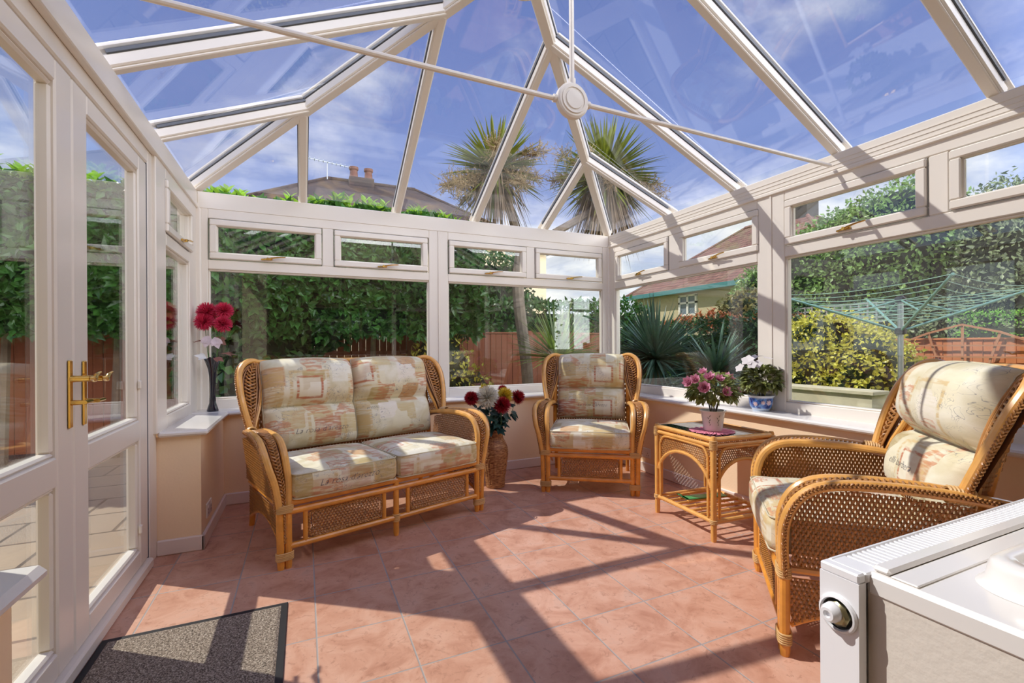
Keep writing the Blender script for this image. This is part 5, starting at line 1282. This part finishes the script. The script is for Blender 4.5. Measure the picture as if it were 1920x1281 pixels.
# neighbouring houses
def hiproof(mb,x0,x1,y0,y1,ze,zr,inset,axis=0):
    if axis==0: r0,r1=(x0+inset,(y0+y1)/2,zr),(x1-inset,(y0+y1)/2,zr)
    else: r0,r1=((x0+x1)/2,y0+inset,zr),((x0+x1)/2,y1-inset,zr)
    V=[(x0,y0,ze),(x1,y0,ze),(x1,y1,ze),(x0,y1,ze),r0,r1]
    F=[(0,1,5,4),(1,2,5),(2,3,4,5),(3,0,4),(0,3,2,1)] if axis==0 else [(0,1,4),(1,2,5,4),(2,3,5),(3,0,4,5),(0,3,2,1)]
    mb.add(V,F); return r0,r1
def house(name,lab,x0,x1,y0,y1,ze,zr,inset,axis,rm,wm,over=.35):
    root=empty(name,((x0+x1)/2,(y0+y1)/2,-.12),0,lab,'house'); inv=Matrix.Translation(-Vector(((x0+x1)/2,(y0+y1)/2,-.12)))
    def b(nm,mt,mb,par=root,**k):
        o=mb.build(nm,mt,par,**k)
        if par is root: o.matrix_parent_inverse=inv
        return o
    b('wall',wm,MB().box(x0+over,x1-over,y0+over,y1-over,-.1,ze))
    r=MB(); r0,r1=hiproof(r,x0,x1,y0,y1,ze,zr,inset,axis); b('roof',rm,r,smooth=False)
    r=MB(); r.tube([r0,r1],.09,8)
    for c in ((x0,y0),(x0,y1)): r.tube([(c[0],c[1],ze),r0 if axis==0 else (r0 if c[1]==y0 else r1)],.07,8)
    for c in ((x1,y0),(x1,y1)): r.tube([(c[0],c[1],ze),r1 if axis==0 else (r0 if c[1]==y0 else r1)],.07,8)
    b('ridge_tiles',rm,r)
    return root,b
H1,b=house('neighbour_house','neighbouring house with dark mossy hipped roof behind the hedge',-4.1,9.6,17,25.5,5.0,8.25,5.0,0,ROOF1,CREAM)
ch=MB().box(1.75,2.75,20.7,21.2,7.4,8.30); CH=b('chimney_stack',ROOF1,ch)
for cxx in (1.85,2.45):
    b('chimney_pot',pbr('clay pot',(.16,.07,.045),.8),MB().lathe([(.20,0),(.17,.1),(.15,.35),(.19,.40),(.19,.5),(.12,.52)],(cxx+.1,20.95,8.26),14))
an=MB(); an.tube([(.9,20.9,8.1),(.9,20.9,8.75)],.02,6); an.tube([(-.1,20.6,8.78),(1.9,21.1,8.78)],.015,6)
for k in range(12): an.tube([(-.1+k*.17,20.6+k*.042-.15,8.78),(-.1+k*.17,20.6+k*.042+.15,8.78)],.012,5)
b('tv_aerial',STEEL,an)
H2,b=house('neighbour_house','neighbouring cream house with red brown hipped roof and teal gutter on the right',14,21.5,8.2,18.3,3.40,6.25,3.7,1,ROOF2,pbr('cream house render',(.50,.42,.26),.9))
TEAL=pbr('teal gutter paint',(.05,.20,.21),.4)
b('gutter',TEAL,MB().box(13.9,14.08,8.2,18.3,3.24,3.42)); b('gutter',TEAL,MB().box(14,21.5,8.1,8.25,3.24,3.42))
for (ya,yb) in ((14.1,15.0),(9.8,10.7)):
    f=MB(); 
    for q in (ya,(ya+yb)/2,yb): f.box(14.28,14.36,q-.04,q+.04,2.35,3.15)
    for q in (2.35,2.85,3.15): f.box(14.28,14.36,ya-.04,yb+.04,q-.04,q+.04)
    fo=b('window_frame',PVC,f); q=MB().box(14.33,14.345,ya,yb,2.35,3.15); q.build('pane',pbr('dull window glass',(.16,.20,.24),.1),fo)
b('chimney_stack',pbr('dark brick chimney',(.05,.045,.04),.9),MB().box(17.4,18.1,11.6,12.3,5.6,7.3))
hedge('evergreen_hedge','tall evergreen screen beyond the palm trunk hiding the neighbouring wall',1.7,4.3,8.9,9.8,-.1,3.0,6000,.13,.065,LAUREL,ztopvar=.15)
hedge('evergreen_hedge','unseen hedge added behind the house, dimming the sky mirrored in the back windows',-4,9,-8.5,-7.5,-.1,3.1,5000,.16,.08,LAUREL,ztopvar=.2)  # added out of view to cut the bright sky reflected in the panes
hedge('evergreen_hedge','lower dark evergreen hedge behind the yucca outside the corner',2.4,6.6,7.9,8.7,-.1,1.95,6500,.13,.065,LAUREL,ztopvar=.15)
